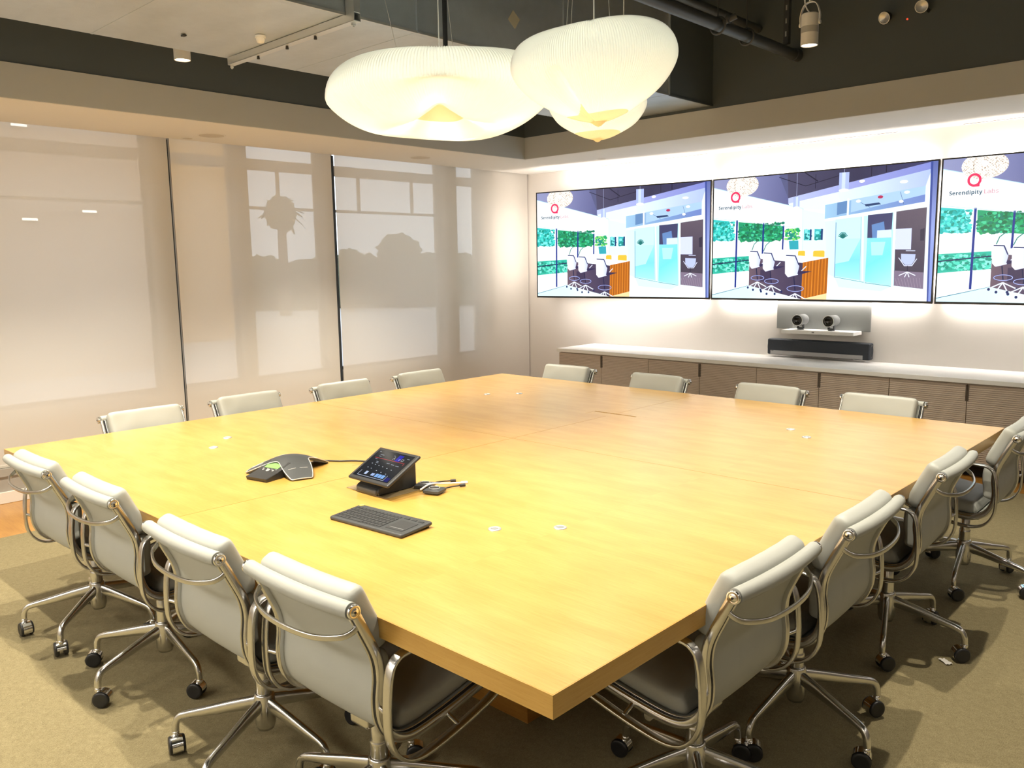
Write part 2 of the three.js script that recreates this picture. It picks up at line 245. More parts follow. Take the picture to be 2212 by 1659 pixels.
// ---------------------------------------------------------------- office chairs
const RAIL = new THREE.CatmullRomCurve3([[-0.233, 0.780], [-0.197, 0.705], [-0.165, 0.632], [-0.157, 0.575], [-0.163, 0.515], [-0.158, 0.462], [-0.135, 0.415], [-0.095, 0.387], [-0.04, 0.379], [0.06, 0.391], [0.17, 0.411], [0.265, 0.43]].map(([z, y]) => V(0, y, z)), false, 'catmullrom', 0.5);
const RP = RAIL.getSpacedPoints(160), RL = RAIL.getLength();
function railAt(s) { const f = s / RL * 160, i = Math.max(0, Math.min(159, Math.floor(f))), a = RP[i], b = RP[i + 1], p = a.clone().lerp(b, f - i); const T = b.clone().sub(a).normalize(); return { p, T, n: V(0, T.z, -T.y) }; }   // n points to the sitter
function bentPad(s0, s1, hw, th, off, bulge, r) {
  const L = s1 - s0, g = new THREE.BoxGeometry(2 * hw, L, th, 26, 20, 8), p = g.attributes.position;
  for (let i = 0; i < p.count; i++) {
    const v = V(p.getX(i), p.getY(i), p.getZ(i)), q = V(THREE.MathUtils.clamp(v.x, -hw + r, hw - r), THREE.MathUtils.clamp(v.y, -L / 2 + r, L / 2 - r), THREE.MathUtils.clamp(v.z, -th / 2 + r, th / 2 - r));
    const d = v.clone().sub(q); if (d.lengthSq() > 1e-12) { const m = Math.max(Math.abs(d.x), Math.abs(d.y), Math.abs(d.z)); d.normalize().multiplyScalar(m * 1.0); v.copy(q).add(d.multiplyScalar(1)); }
    let t = v.z + th / 2; t += bulge * (1 - (v.x / hw) ** 2) * (1 - (2 * v.y / L) ** 2) * (v.z > 0 ? 1 : 0.0) + noise.noise(v.x * 14, v.y * 14, s0 * 9) * 0.0018;
    const s = s0 + L / 2 - v.y, R = railAt(THREE.MathUtils.clamp(s, 0, RL)), P = R.p.clone(); if (s < 0) P.addScaledVector(R.T, s); if (s > RL) P.addScaledVector(R.T, s - RL);
    P.addScaledVector(R.n, t + off); P.z -= 0.010 * (1 - (v.x / hw) ** 2) * (s < 0.35 ? 1 : 0); P.x = v.x; p.setXYZ(i, P.x, P.y, P.z);
  }
  g.deleteAttribute('uv'); g.deleteAttribute('normal'); const w = mergeVertices(g, 1e-5), wp = w.attributes.position, uv = new Float32Array(wp.count * 2);
  for (let i = 0; i < wp.count; i++) { uv[2 * i] = wp.getX(i) * 2; uv[2 * i + 1] = (wp.getY(i) + wp.getZ(i)) * 2; }
  w.setAttribute('uv', new THREE.BufferAttribute(uv, 2)); w.computeVertexNormals(); return w;
}
function makeChair() {
  const c = thing('office_chair', '', 'chair');
  const X = V(1, 0, 0), xr = 0.214;
  for (const s of [-1, 1]) {
    const P = RAIL.getSpacedPoints(70).slice(1).map((p) => p.clone().setX(s * xr));
    const r = mesh('side_rail', sweep(P.map((p) => p.clone().setX(s * (xr + 0.009))), X, 0.0075, 0.0125, { pow: 2.6 }), M.alu, c); mesh('rail_groove', sweep(P, X, 0.004, 0.011), M.rubber, r); mesh('inner_lip', sweep(P.map((p) => p.clone().setX(s * (xr - 0.007))), X, 0.0035, 0.0145), M.alu, r);
    const A = spaced([[-0.115, 0.644], [0.04, 0.650], [0.18, 0.652], [0.222, 0.64], [0.243, 0.60], [0.248, 0.52], [0.238, 0.455], [0.2, 0.41], [0.12, 0.384], [0.0, 0.358], [-0.085, 0.351], [-0.14, 0.372], [-0.172, 0.42], [-0.180, 0.48], [-0.176, 0.56], [-0.165, 0.615], [-0.145, 0.637]].map(([z, y]) => V(s * 0.272, y, z)), 90, true);
    mesh('armrest', sweep(A, X, 0.0145, 0.0058, { closed: true }), M.alu, c);
    mesh('armrest_pin', rod(V(s * xr, 0.5, -0.163), V(s * 0.268, 0.5, -0.177), 0.0065), M.alu, r); mesh('armrest_pin', rod(V(s * xr, 0.392, 0.06), V(s * 0.268, 0.372, 0.06), 0.0065), M.alu, r);
    const cap = mesh('roll_cap', at(lathe([[0, 0.012], [0.0075, 0.012], [0.0085, 0.0095], [0.0125, 0.0095], [0.0165, 0.011], [0.0185, 0.008], [0.0185, -0.006], [0, -0.006]], 28), s * 0.229, 0.776, -0.238, 0, 0, -s * Math.PI / 2), M.chrome, c);
    mesh('cap_screw', at(cyl(0.0032, 0.0032, 0.003, 12), s * 0.241, 0.776, -0.238, 0, 0, Math.PI / 2), M.rubber, cap);
  }
  const roll = []; for (let i = 0; i <= 24; i++) { const u = i / 12 - 1; roll.push(V(u * 0.225, 0.776 - 0.002 * (1 - u * u), -0.238 - 0.012 * (1 - u * u))); }
  mesh('top_roll', sweep(roll, V(0, 1, 0), (t) => 0.0205 + 0.0015 * Math.sin(t * Math.PI), (t) => 0.0205 + 0.0015 * Math.sin(t * Math.PI), { n: 22, pow: 2 }), M.leather, c);
  // leather sling seen from behind, between the rails
  { const n = 60, m = 16, pos = [], idx = [], uv = []; for (let side = 0; side < 2; side++) for (let i = 0; i <= n; i++) { const s = 0.004 + (RL - 0.006) * i / n, R = railAt(s); for (let k = 0; k <= m; k++) { const u = k / m * 2 - 1, P = R.p.clone().addScaledVector(R.n, (side ? 0.008 : 0.001) + (1 - u * u) * -0.005 * (s < 0.4 ? 1 : 0.3)); pos.push(u * 0.206, P.y, P.z); uv.push(u * 0.42, s * 2); } }
    const o = (n + 1) * (m + 1); for (let i = 0; i < n; i++) for (let k = 0; k < m; k++) { const a = i * (m + 1) + k, b = a + 1, d = a + m + 1, e = d + 1; idx.push(a, b, d, b, e, d, o + a, o + d, o + b, o + b, o + d, o + e); }
    const g = new THREE.BufferGeometry(); g.setAttribute('position', new THREE.Float32BufferAttribute(pos, 3)); g.setAttribute('uv', new THREE.Float32BufferAttribute(uv, 2)); g.setIndex(idx); g.computeVertexNormals(); mesh('back_sling', g, M.leather, c); }
  mesh('head_pad', bentPad(-0.018, 0.172, 0.203, 0.060, 0.006, 0.006, 0.024), M.leather, c);
  mesh('lumbar_pad', bentPad(0.178, 0.335, 0.198, 0.052, 0.006, 0.008, 0.022), M.leather, c);
  mesh('seat_pad', bentPad(0.43, 0.80, 0.199, 0.06, 0.006, 0.012, 0.024), M.leather, c);
  mesh('back_handle', sweep(spaced([V(-xr, 0.728, -0.208), V(-0.208, 0.712, -0.228), V(-0.185, 0.701, -0.250), V(-0.11, 0.690, -0.274), V(0, 0.686, -0.281), V(0.11, 0.690, -0.274), V(0.185, 0.701, -0.250), V(0.208, 0.712, -0.228), V(xr, 0.728, -0.208)], 48), V(0, 1, 0), 0.0075, 0.0045), M.alu, c);
  for (const z of [-0.075, 0.12]) mesh('seat_spreader', sweep(spaced([V(-xr, z > 0 ? 0.398 : 0.384, z), V(-0.15, z > 0 ? 0.372 : 0.360, z * 0.9), V(-0.06, 0.348, z * 0.55), V(0.06, 0.348, z * 0.55), V(0.15, z > 0 ? 0.372 : 0.360, z * 0.9), V(xr, z > 0 ? 0.398 : 0.384, z)], 40), V(0, 0, 1), 0.013, 0.007), M.alu, c);
  mesh('tilt_housing', rb(-0.04, 0.04, 0.318, 0.36, -0.07, 0.1, 0.012), M.alu, c);
  const lev = mesh('tilt_lever', rod(V(0.03, 0.336, 0.04), V(0.15, 0.328, 0.05), 0.005), M.chrome, c); mesh('lever_knob', at(cyl(0.013, 0.013, 0.026, 18), 0.155, 0.328, 0.05, 0, 0, Math.PI / 2), M.alu, lev);
  mesh('gas_column', lathe([[0.001, 0.33], [0.021, 0.33], [0.021, 0.262], [0.0255, 0.26], [0.0255, 0.25], [0.0245, 0.248], [0.027, 0.15], [0.001, 0.15]], 28), M.alu, c);
  const base = mesh('star_base', lathe([[0.001, 0.212], [0.026, 0.212], [0.033, 0.205], [0.036, 0.16], [0.033, 0.105], [0.026, 0.085], [0.001, 0.085]], 28), M.alu, c);
  for (let k = 0; k < 5; k++) {
    const a = k * Math.PI * 2 / 5, d = V(Math.cos(a), 0, Math.sin(a)), side = V(-Math.sin(a), 0, Math.cos(a)), q = (r, y) => d.clone().multiplyScalar(r).setY(y);
    mesh('leg', sweep(spaced([q(0.02, 0.176), q(0.1, 0.163), q(0.2, 0.144), q(0.265, 0.132), q(0.29, 0.122), q(0.302, 0.1), q(0.305, 0.074)], 34), side, (t) => 0.013 - 0.002 * t, (t) => 0.024 - 0.0125 * Math.min(1, t * 1.15), { pow: 2.6 }), M.alu, base);
    const ca = a + 0.9 + k * 1.7, ax = V(Math.cos(ca), 0, Math.sin(ca)), tr = V(-Math.sin(ca), 0, Math.cos(ca)), ctr = q(0.305, 0.0325).addScaledVector(tr, 0.014), turn = (g) => { g.rotateY(-ca); g.translate(ctr.x, ctr.y, ctr.z); return g; };
    const wheel = () => { const g = lathe([[0.001, -0.009], [0.026, -0.009], [0.0295, -0.006], [0.03, 0.004], [0.027, 0.008], [0.02, 0.0085], [0.001, 0.007]], 26); return g; };
    mesh('caster_hood', [turn(at(new THREE.CylinderGeometry(0.0318, 0.0318, 0.034, 20, 1, true, -0.5, 3.6), 0, 0, 0, 0, 0, Math.PI / 2)), at(cyl(0.0055, 0.0055, 0.03, 12), d.x * 0.305, 0.068, d.z * 0.305), at(new THREE.SphereGeometry(0.0125, 16, 10), d.x * 0.305, 0.066, d.z * 0.305)], M.chrome2 ??= std(C(0.86, 0.86, 0.86), 0.1, { metalness: 1, side: THREE.DoubleSide }), base);
    for (const s of [-1, 1]) mesh('wheel', turn(at(wheel(), s * 0.0175, 0, 0, 0, 0, -s * Math.PI / 2)), M.rubber, base);
  }
  return c;
}
const chair0 = makeChair();
for (const o of chair0.children) if (!['star_base', 'gas_column'].includes(o.name)) o.position.y += 0.01;   // seat height setting
let first = true;
const NTH = ['first', 'second', 'third', 'fourth'];
function putChair(x, z, turn, phase, label, group) {
  let c = chair0; if (!first) { c = chair0.clone(); c.name = numbered('office_chair'); scene.add(c); } first = false;
  c.userData = { label, category: 'chair', group }; c.position.set(x, 0.009, z); c.rotation.set(0, turn, 0);
  c.children.find((o) => o.name === 'star_base').rotation.set(0, -(THREE.MathUtils.degToRad(phase) + turn), 0);
  return c;
}
const H = 0.231;
[[4.655, 6.078, 20, 0.02], [4.084, 6.111, 66, 0], [3.275, 6.084, 2, 0], [2.628, 6.098, 49, 0.02]].forEach(([x, zb, ph, w], i) => putChair(x, zb - H, Math.PI + w, ph, `grey padded office chair facing the screens, ${NTH[3 - i]} from the window`, 'chairs along the table side facing the screens'));
[[5.514, 5.185, 50, 0], [5.536, 4.555, 21, 0.03], [5.536, 3.685, 1, 0.03], [5.586, 2.77, 10, 0.02]].forEach(([xb, z, ph, w], i) => putChair(xb - H, z, -Math.PI / 2 + w, ph, `grey padded office chair facing the windows, ${NTH[3 - i]} from the screen wall`, 'chairs along the table side facing the windows'));
[[1.76, 5.253, 30], [1.74, 4.604, 10], [1.76, 3.908, 50], [1.76, 3.23, 20]].forEach(([xb, z, ph], i) => putChair(xb + H, z, Math.PI / 2, ph, `grey padded office chair with its back to the window shades, ${NTH[3 - i]} from the screen wall`, 'chairs with their backs to the window shades'));
[[2.464, 2.29, 15], [3.287, 2.33, 40], [4.108, 2.335, 5], [4.78, 2.335, 33]].forEach(([x, zb, ph], i) => putChair(x, zb + H, i === 0 ? 0.06 : 0, ph, `grey padded office chair with its back to the cabinets, ${NTH[i]} from the window`, 'chairs with their backs to the low cabinets'));

// ---------------------------------------------------------------- low cabinets under the screens
{
  const X = [0.935, 1.483, 2.036, 2.587, 3.139, 3.687, 4.234, 4.778, 5.33, 5.88, 6.43], Y0 = 0.112, Y1 = 0.702, ZF = 0.62;
  const ribDoor = (w) => {                                           // corrugated door front: small horizontal ribs
    const p = 0.0148, n = Math.floor((Y1 - Y0 - 0.012) / p), s = new THREE.Shape(); s.moveTo(0, 0); s.lineTo(0, n * p);
    s.lineTo(0.018, n * p); for (let i = n; i > 0; i--) { const y = i * p; s.lineTo(0.018, y - 0.0035); s.lineTo(0.0245, y - 0.0045); s.lineTo(0.0245, y - p + 0.0008); s.lineTo(0.018, y - p); } s.lineTo(0, 0);
    const g = new THREE.ExtrudeGeometry(s, { depth: w, bevelEnabled: false }); g.rotateY(-Math.PI / 2); g.scale(1, 1, 1); return g;   // x: -w..0, z: 0..0.0245
  };
  const names = ['nearest the window corner', 'second from the window corner', 'third from the window corner', 'fourth from the window corner', 'farthest from the window corner'];
  for (let u = 0; u < 5; u++) {
    const x0 = X[2 * u], x1 = X[2 * u + 2], xm = X[2 * u + 1], t = thing('low_cabinet', `brown ribbed two-door low cabinet, ${names[u]}`, 'cabinet', [x0, 0, 0.02], 0, 'ribbed low cabinets under the screens');
    mesh('carcass', box(0.0008, x1 - x0 - 0.0008, Y0, Y1, 0, ZF - 0.046), M.cabinet, t);
    mesh('toe_kick', box(0.03, x1 - x0 - 0.03, 0.0, Y0 - 0.0005, 0.0, ZF - 0.14), M.toeKick, t);
    for (const [a, b] of [[x0, xm], [xm, x1]]) { const w = b - a - 0.005, g = ribDoor(w); g.translate(b - x0 - 0.0025, Y0 + 0.002, ZF - 0.0455); const d = mesh('door', uvMetres(g), M.cabinet, t); const px = b === xm ? b - x0 - 0.007 : a - x0 + 0.007; mesh('finger_pull', box(px - 0.004, px + 0.004, Y1 - 0.13, Y1 - 0.012, ZF - 0.045, ZF - 0.018), M.pull, d); }
    if (u === 0) mesh('side_ribs', (() => { const gs = []; for (let i = 0; i < 39; i++) gs.push(box(-0.006, 0.0005, Y0 + 0.004 + i * 0.0148, Y0 + 0.014 + i * 0.0148, 0.0, ZF - 0.03)); return gs; })(), M.cabinet, t).userData.kind = 'stuff';
  }
  solo('worktop', rb(0.92, 6.45, 0.703, 0.737, 0.001, 0.6436, 0.003), M.worktop, 'long white worktop over the ribbed low cabinets', 'worktop');
}

// ---------------------------------------------------------------- screens
const screenTex = (() => {
  const W = 1920, Hh = 1080, cv = document.createElement('canvas'); cv.width = W; cv.height = Hh; const g = cv.getContext('2d');
  const poly = (c, ...p) => { g.fillStyle = c; g.beginPath(); p.forEach(([u, v], i) => i ? g.lineTo(u * W, v * Hh) : g.moveTo(u * W, v * Hh)); g.closePath(); g.fill(); };
  const line = (c, w, ...p) => { g.strokeStyle = c; g.lineWidth = w; g.beginPath(); p.forEach(([u, v], i) => i ? g.lineTo(u * W, v * Hh) : g.moveTo(u * W, v * Hh)); g.stroke(); };
  const grad = (u0, v0, u1, v1, ...cs) => { const q = g.createLinearGradient(u0 * W, v0 * Hh, u1 * W, v1 * Hh); cs.forEach((c, i) => q.addColorStop(i / (cs.length - 1), c)); return q; };
  const oval = (c, u, v, a, b) => { g.fillStyle = c; g.beginPath(); g.ellipse(u * W, v * Hh, a * W, b * Hh, 0, 0, 7); g.fill(); };
  g.fillStyle = '#eafcff'; g.fillRect(0, 0, W, Hh);
  poly(grad(0, 0, 0.38, 0.1, '#9095bd', '#8286b2', '#5f6390'), [0, 0], [0.38, 0], [0.38, 0.245], [0, 0.066]);                       // grey upper wall
  poly('#565a80', [0.33, 0], [0.42, 0], [0.42, 0.2], [0.376, 0.195]);
  poly(grad(0.37, 0, 1, 0, '#4c4a66', '#34334f', '#3a3b66'), [0.37, 0], [1, 0], [0.976, 0.005], [0.635, 0.108], [0.376, 0.191]);  // open dark ceiling
  line('#1a1a30', 5, [0.33, 0.02], [0.455, 0.105], [0.62, 0.04]); line('#1a1a30', 8, [0.45, 0.0], [0.51, 0.075]); line('#1a1a30', 4, [0.5, 0.02], [0.5, 0.13]); line('#1a1a30', 5, [0.74, 0.0], [0.74, 0.07]); line('#1a1a30', 8, [0.8, 0], [0.8, 0.05]);
  poly(grad(0.376, 0, 0.98, 0, '#b9c4f2', '#9aa2de', '#7f88cf'), [0.376, 0.191], [0.635, 0.108], [0.976, 0.003], [0.977, 0.053], [0.649, 0.156], [0.377, 0.235]);   // beam side
  poly(grad(0.38, 0, 0.97, 0, '#f1fdff', '#d5e9ff', '#aebff5'), [0.377, 0.235], [0.649, 0.156], [0.977, 0.053], [0.957, 0.17], [0.547, 0.3], [0.445, 0.279]);      // soffit
  poly('#dff4ff', [0.377, 0.235], [0.6, 0.18], [0.62, 0.27], [0.547, 0.3], [0.445, 0.279]);
  poly(grad(0.547, 0, 0.957, 0, '#9cc6e4', '#7c9fd0', '#6c83c4'), [0.547, 0.263], [0.957, 0.17], [0.957, 0.285], [0.547, 0.37]);                                     // clerestory glass
  poly('#a8c9ef', [0.66, 0.235], [0.957, 0.17], [0.957, 0.23], [0.66, 0.33]); poly('#5f87b8', [0.6, 0.25], [0.645, 0.24], [0.645, 0.33], [0.6, 0.345]);
  line('#f4ffff', 16, [0.647, 0.225], [0.647, 0.35]); line('#41618f', 3, [0.86, 0.2], [0.875, 0.29]); line('#41618f', 3, [0.7, 0.26], [0.74, 0.3]); poly('#28406a', [0.717, 0.275], [0.776, 0.268], [0.785, 0.282], [0.722, 0.292]);
  for (const [u, v, a] of [[0.702, 0.102, 0.012], [0.872, 0.129, 0.016], [0.886, 0.206, 0.011], [0.69, 0.249, 0.01], [0.865, 0.27, 0.009]]) oval('#ffffff', u, v, a, 0.011);
  oval('#b02a55', 0.781, 0.228, 0.011, 0.011);
  poly('#f2ffff', [0.545, 0.37], [0.726, 0.335], [0.965, 0.28], [0.966, 0.325], [0.726, 0.358], [0.545, 0.40]);      // door head
  poly(grad(0.545, 0, 0.85, 0, '#d8feff', '#b0f2fa'), [0.545, 0.39], [0.846, 0.345], [0.852, 0.89], [0.56, 0.81]);                                       // glass wall
  poly('#c6f7ff', [0.595, 0.378], [0.705, 0.365], [0.71, 0.851], [0.598, 0.822]); poly(grad(0, 0.53, 0, 0.85, '#9feaf4', '#7ddcf0', '#a6edf5'), [0.6, 0.53], [0.706, 0.53], [0.708, 0.845], [0.6, 0.815]); poly('#b8f0f8', [0.6, 0.53], [0.706, 0.53], [0.66, 0.7], [0.6, 0.72]);
  poly('#3c3f66', [0.733, 0.357], [0.834, 0.348], [0.832, 0.531], [0.734, 0.528]); poly('#5f86bd', [0.75, 0.43], [0.80, 0.41], [0.81, 0.53], [0.755, 0.53]);
  poly(grad(0.734, 0.53, 0.84, 0.85, '#86dcf4', '#74e0f2', '#a8f2f6'), [0.734, 0.528], [0.832, 0.531], [0.839, 0.887], [0.732, 0.863]); poly('#aef0f8', [0.75, 0.56], [0.81, 0.56], [0.80, 0.66], [0.755, 0.66]); poly('#d3e6ff', [0.774, 0.474], [0.832, 0.471], [0.834, 0.53], [0.774, 0.53]);
  line('#ecffff', 15, [0.712, 0.36], [0.722, 0.858]); line('#7fa3bd', 3, [0.705, 0.365], [0.71, 0.851]); line('#f2ffff', 17, [0.842, 0.345], [0.846, 0.89]); line('#7e9ec4', 7, [0.598, 0.4], [0.6, 0.82]);
  g.fillStyle = '#127a6a'; for (let i = 0; i < 9; i++) { const a = -2.7 + i * 0.28; line('#0f6e6c', 7, [0.63, 0.525], [0.63 + Math.cos(a) * 0.022, 0.525 + Math.sin(a) * 0.05]); }
  poly(grad(0, 0.33, 0, 0.9, '#5d5262', '#473f52', '#3c3648'), [0.848, 0.342], [0.966, 0.322], [0.968, 0.91], [0.852, 0.887]);                                    // room beyond
  poly('#7c6f86', [0.85, 0.775], [0.967, 0.79], [0.968, 0.91], [0.852, 0.887]); for (let i = 0; i < 9; i++) line('rgba(180,165,185,.5)', 3, [0.855 + i * 0.012, 0.83], [0.87 + i * 0.011, 0.9]);
  poly('#cfd8ff', [0.849, 0.469], [0.912, 0.467], [0.913, 0.622], [0.85, 0.619]); poly('#2c2740', [0.945, 0.48], [0.962, 0.47], [0.962, 0.56], [0.947, 0.56]);
  poly('#b7c3ec', [0.875, 0.652], [0.932, 0.657], [0.93, 0.70], [0.918, 0.735], [0.893, 0.735], [0.876, 0.70]); line('#dfe6ff', 6, [0.866, 0.68], [0.89, 0.74], [0.92, 0.74], [0.938, 0.69]); line('#cdd6f5', 6, [0.893, 0.63], [0.93, 0.632]); line('#20203a', 6, [0.903, 0.74], [0.903, 0.785]); for (const du of [-0.033, -0.01, 0.008, 0.032]) line('#e9f0ff', 7, [0.903, 0.785], [0.903 + du, 0.812 + (Math.abs(du) < 0.02 ? 0.012 : 0)]);
  poly(grad(0, 0.07, 0.4, 0.4, '#e4f7ff', '#fbffff', '#eafcff'), [0, 0.066], [0.445, 0.279], [0.447, 0.44], [0, 0.312]); poly('#ffffff', [0.0, 0.1], [0.2, 0.19], [0.2, 0.35], [0, 0.3]); line('#b8dcef', 5, [0, 0.063], [0.445, 0.279]); line('#8fb7cc', 4, [0.447, 0.28], [0.45, 0.61]);
  poly('#dcfbff', [0.447, 0.29], [0.545, 0.33], [0.56, 0.62], [0.45, 0.61]);
  poly('#f7ffff', [0, 0.312], [0.44, 0.43], [0.44, 0.62], [0.19, 0.9], [0, 0.975]);                                  // window view
  const leaf = (u0, u1, v0, v1, n, cols) => { for (let i = 0; i < n; i++) oval(cols[Math.floor(rnd() * cols.length)], u0 + rnd() * (u1 - u0), v0 + rnd() * (v1 - v0), 0.004 + rnd() * 0.006, 0.006 + rnd() * 0.008); };
  poly('#2fc3c0', [0, 0.33], [0.085, 0.35], [0.1, 0.42], [0.115, 0.51], [0.04, 0.515], [0, 0.5]); leaf(0.0, 0.11, 0.36, 0.51, 130, ['#12a9a6', '#45d8cc', '#0b8f80', '#7deee4']);
  poly('#159a6c', [0.132, 0.36], [0.355, 0.41], [0.36, 0.50], [0.3, 0.535], [0.2, 0.52], [0.135, 0.48]); leaf(0.135, 0.355, 0.385, 0.52, 330, ['#0f8a58', '#19a468', '#0a6b48', '#3fc795', '#0c7a63']);
  leaf(0.367, 0.43, 0.44, 0.52, 60, ['#19a468', '#7fd66a', '#0f8a7c']); poly('#2aa4b4', [0.385, 0.53], [0.43, 0.53], [0.432, 0.6], [0.39, 0.6]);
  line('#2a7d74', 7, [0.205, 0.6], [0.215, 0.55], [0.235, 0.52]); line('#2a7d74', 7, [0.263, 0.61], [0.275, 0.56], [0.295, 0.53]);
  poly('#ffffff', [0, 0.53], [0.19, 0.545], [0.19, 0.645], [0, 0.655]); poly('#25b39c', [0, 0.66], [0.19, 0.646], [0.192, 0.765], [0, 0.796]); leaf(0, 0.19, 0.67, 0.77, 260, ['#19a58c', '#4ed6bd', '#0f8a78', '#86e8d6']); line('#15204f', 9, [0, 0.712], [0.191, 0.68]);
  poly('#f1fdff', [0, 0.798], [0.192, 0.768], [0.193, 0.893], [0, 0.975]); line('#1d6f8c', 5, [0, 0.976], [0.193, 0.893]);
  for (const [u, v0, v1, w] of [[0.125, 0.345, 0.91, 17], [0.26, 0.378, 0.63, 15], [0.358, 0.407, 0.6, 13]]) line('#102a86', w, [u, v0], [u - 0.002, v1]);
  line('#a6c5d6', 3, [0, 0.318], [0.44, 0.432]);
  for (const [a, b] of [[0.455, 0.49], [0.503, 0.541]]) { poly('#39b7bd', [a, 0.445], [b, 0.45], [b, 0.532], [a, 0.53]); leaf(a + 0.005, b - 0.005, 0.455, 0.525, 18, ['#12948e', '#7be0de', '#0d7a80']); poly('#12346f', [b - 0.008, 0.445], [b, 0.447], [b, 0.532], [b - 0.008, 0.53]); }
  // floor
  poly(grad(0.2, 0.8, 0.9, 1, '#d4f6ff', '#f4ffff', '#e4f9fb', '#f7ffff'), [0, 0.98], [0.193, 0.893], [0.57, 0.80], [0.6, 0.822], [0.848, 0.891], [0.982, 0.917], [0.99, 1], [0, 1]); poly('#d3f6fb', [0.6, 0.822], [0.848, 0.891], [0.8, 0.93], [0.62, 0.9]); line('#4c9aa8', 4, [0.598, 0.822], [0.728, 0.863]); line('#4c9aa8', 5, [0.732, 0.866], [0.84, 0.892]);
  poly('#ffd9a0', [0.451, 1], [0.568, 0.95], [0.568, 1]);
  // island with stools
  for (const [u0, u1, v0] of [[0.43, 0.463, 0.612], [0.5, 0.552, 0.614]]) { g.fillStyle = '#ffbf3a'; g.beginPath(); g.roundRect(u0 * W, v0 * Hh, (u1 - u0) * W, 0.06 * Hh, 14); g.fill(); }
  oval('#e9f6ff', 0.375, 0.625, 0.018, 0.03);
  poly(grad(0.193, 0, 0.454, 0, '#6a5664', '#4b3f5b', '#3a3150'), [0.193, 0.659], [0.454, 0.706], [0.451, 1.0], [0.193, 0.893]); poly('#3b3150', [0.25, 0.76], [0.3, 0.77], [0.3, 0.86], [0.25, 0.86]); poly('#f3fbff', [0.193, 0.646], [0.358, 0.64], [0.57, 0.669], [0.454, 0.71], [0.193, 0.662]);
  poly('#b8640f', [0.454, 0.706], [0.57, 0.671], [0.568, 0.95], [0.451, 1.0]); for (let i = 0; i < 16; i++) { const u = 0.457 + i * 0.0072, v = 0.706 - i * 0.0022; line(['#d07d1c', '#a4560b', '#e08f2c', '#8f4a0a'][i % 4], 5, [u, v], [u - 0.003, 0.998 - i * 0.003]); }
  for (const [u, v, s] of [[0.217, 0.681, 0.95], [0.286, 0.701, 1], [0.399, 0.737, 1.15]]) {
    const q = (du, dv) => [u + du * s, v + dv * s]; poly(grad(u - 0.03 * s, 0, u + 0.035 * s, 0, '#ffffff', '#e9eeff', '#c4cdf2'), q(-0.026, -0.075), q(0.022, -0.072), q(0.034, 0.0), q(0.026, 0.06), q(-0.012, 0.075), q(-0.024, 0.05)); line('#2b3566', 9, q(-0.022, -0.078), q(0.016, -0.074), q(0.032, -0.01));
    line('#dfe7ff', 8, q(0.062, 0.0), q(0.03, 0.055), q(-0.01, 0.072)); poly('#2a2450', q(0.03, 0.03), q(0.085, 0.035), q(0.03, 0.06)); line('#141a44', 9, q(0.013, 0.07), q(0.02, 0.17));
    g.strokeStyle = '#3d4fa8'; g.lineWidth = 7; g.beginPath(); g.ellipse((u + 0.02 * s) * W, (v + 0.155 * s) * Hh, 0.034 * s * W, 0.02 * s * Hh, 0, 0, 7); g.stroke(); g.strokeStyle = '#cfd9ff'; g.lineWidth = 3; g.stroke();
    for (const du of [-0.05, -0.022, 0.018, 0.05]) line('#e8f2ff', 9, q(0.02, 0.19), [u + (0.02 + du) * s, v + (0.235 + (Math.abs(du) < 0.03 ? 0.02 : 0)) * s]); for (const du of [-0.05, 0.05, -0.022, 0.018]) oval('#12225c', u + (0.02 + du) * s, v + (0.24 + (Math.abs(du) < 0.03 ? 0.02 : 0)) * s, 0.005, 0.01);
  }
  // pendants
  oval('#d9cfc6', 0.148, 0.06, 0.082, 0.092); g.save(); g.beginPath(); g.ellipse(0.148 * W, 0.06 * Hh, 0.082 * W, 0.092 * Hh, 0, 0, 7); g.clip(); g.strokeStyle = '#fffaf0'; g.lineWidth = 7; for (let i = -20; i < 30; i++) { g.beginPath(); g.moveTo(i * 20, -40); g.lineTo(i * 20 + 260, 220); g.stroke(); g.beginPath(); g.moveTo(i * 20 + 260, -40); g.lineTo(i * 20, 220); g.stroke(); } g.fillStyle = 'rgba(110,80,60,.35)'; for (let i = 0; i < 150; i++) g.fillRect((0.07 + rnd() * 0.16) * W, rnd() * 0.15 * Hh, 8, 8); g.restore(); oval('#ffffff', 0.147, 0.045, 0.012, 0.02);
  for (const [u0, u1, v0, v1] of [[0.4, 0.43, 0.185, 0.272], [0.604, 0.647, 0.025, 0.16]]) { g.fillStyle = '#a9b9ee'; g.fillRect(u0 * W, v0 * Hh, (u1 - u0) * W, (v1 - v0) * Hh); g.fillStyle = '#c9d8ff'; g.fillRect((u0 + 0.012) * W, v0 * Hh, (u1 - u0) * 0.35 * W, (v1 - v0) * Hh); oval('#ffffff', (u0 + u1) / 2, v1, (u1 - u0) / 2, 0.012); line('#9ba4c9', 4, [(u0 + u1) / 2, 0], [(u0 + u1) / 2, v0]); }
  poly(grad(0, 0, 0, 1, '#5d6aa8', '#8fa0dd', '#7f93d6'), [0.972, 0.0], [1, 0.0], [1, 1], [0.986, 1]); poly('#3a4c96', [0.972, 0], [0.981, 0], [0.99, 1], [0.984, 1]);
  // logo and lettering
  g.strokeStyle = '#e0305f'; g.lineWidth = 17; g.beginPath(); g.ellipse(0.1145 * W, 0.154 * Hh, 0.0205 * W, 0.038 * Hh, 0, 0, 7); g.stroke(); poly('#e0305f', [0.122, 0.183], [0.134, 0.17], [0.1335, 0.2], [0.113, 0.2]); poly('#e0305f', [0.133, 0.14], [0.1405, 0.166], [0.131, 0.172]);
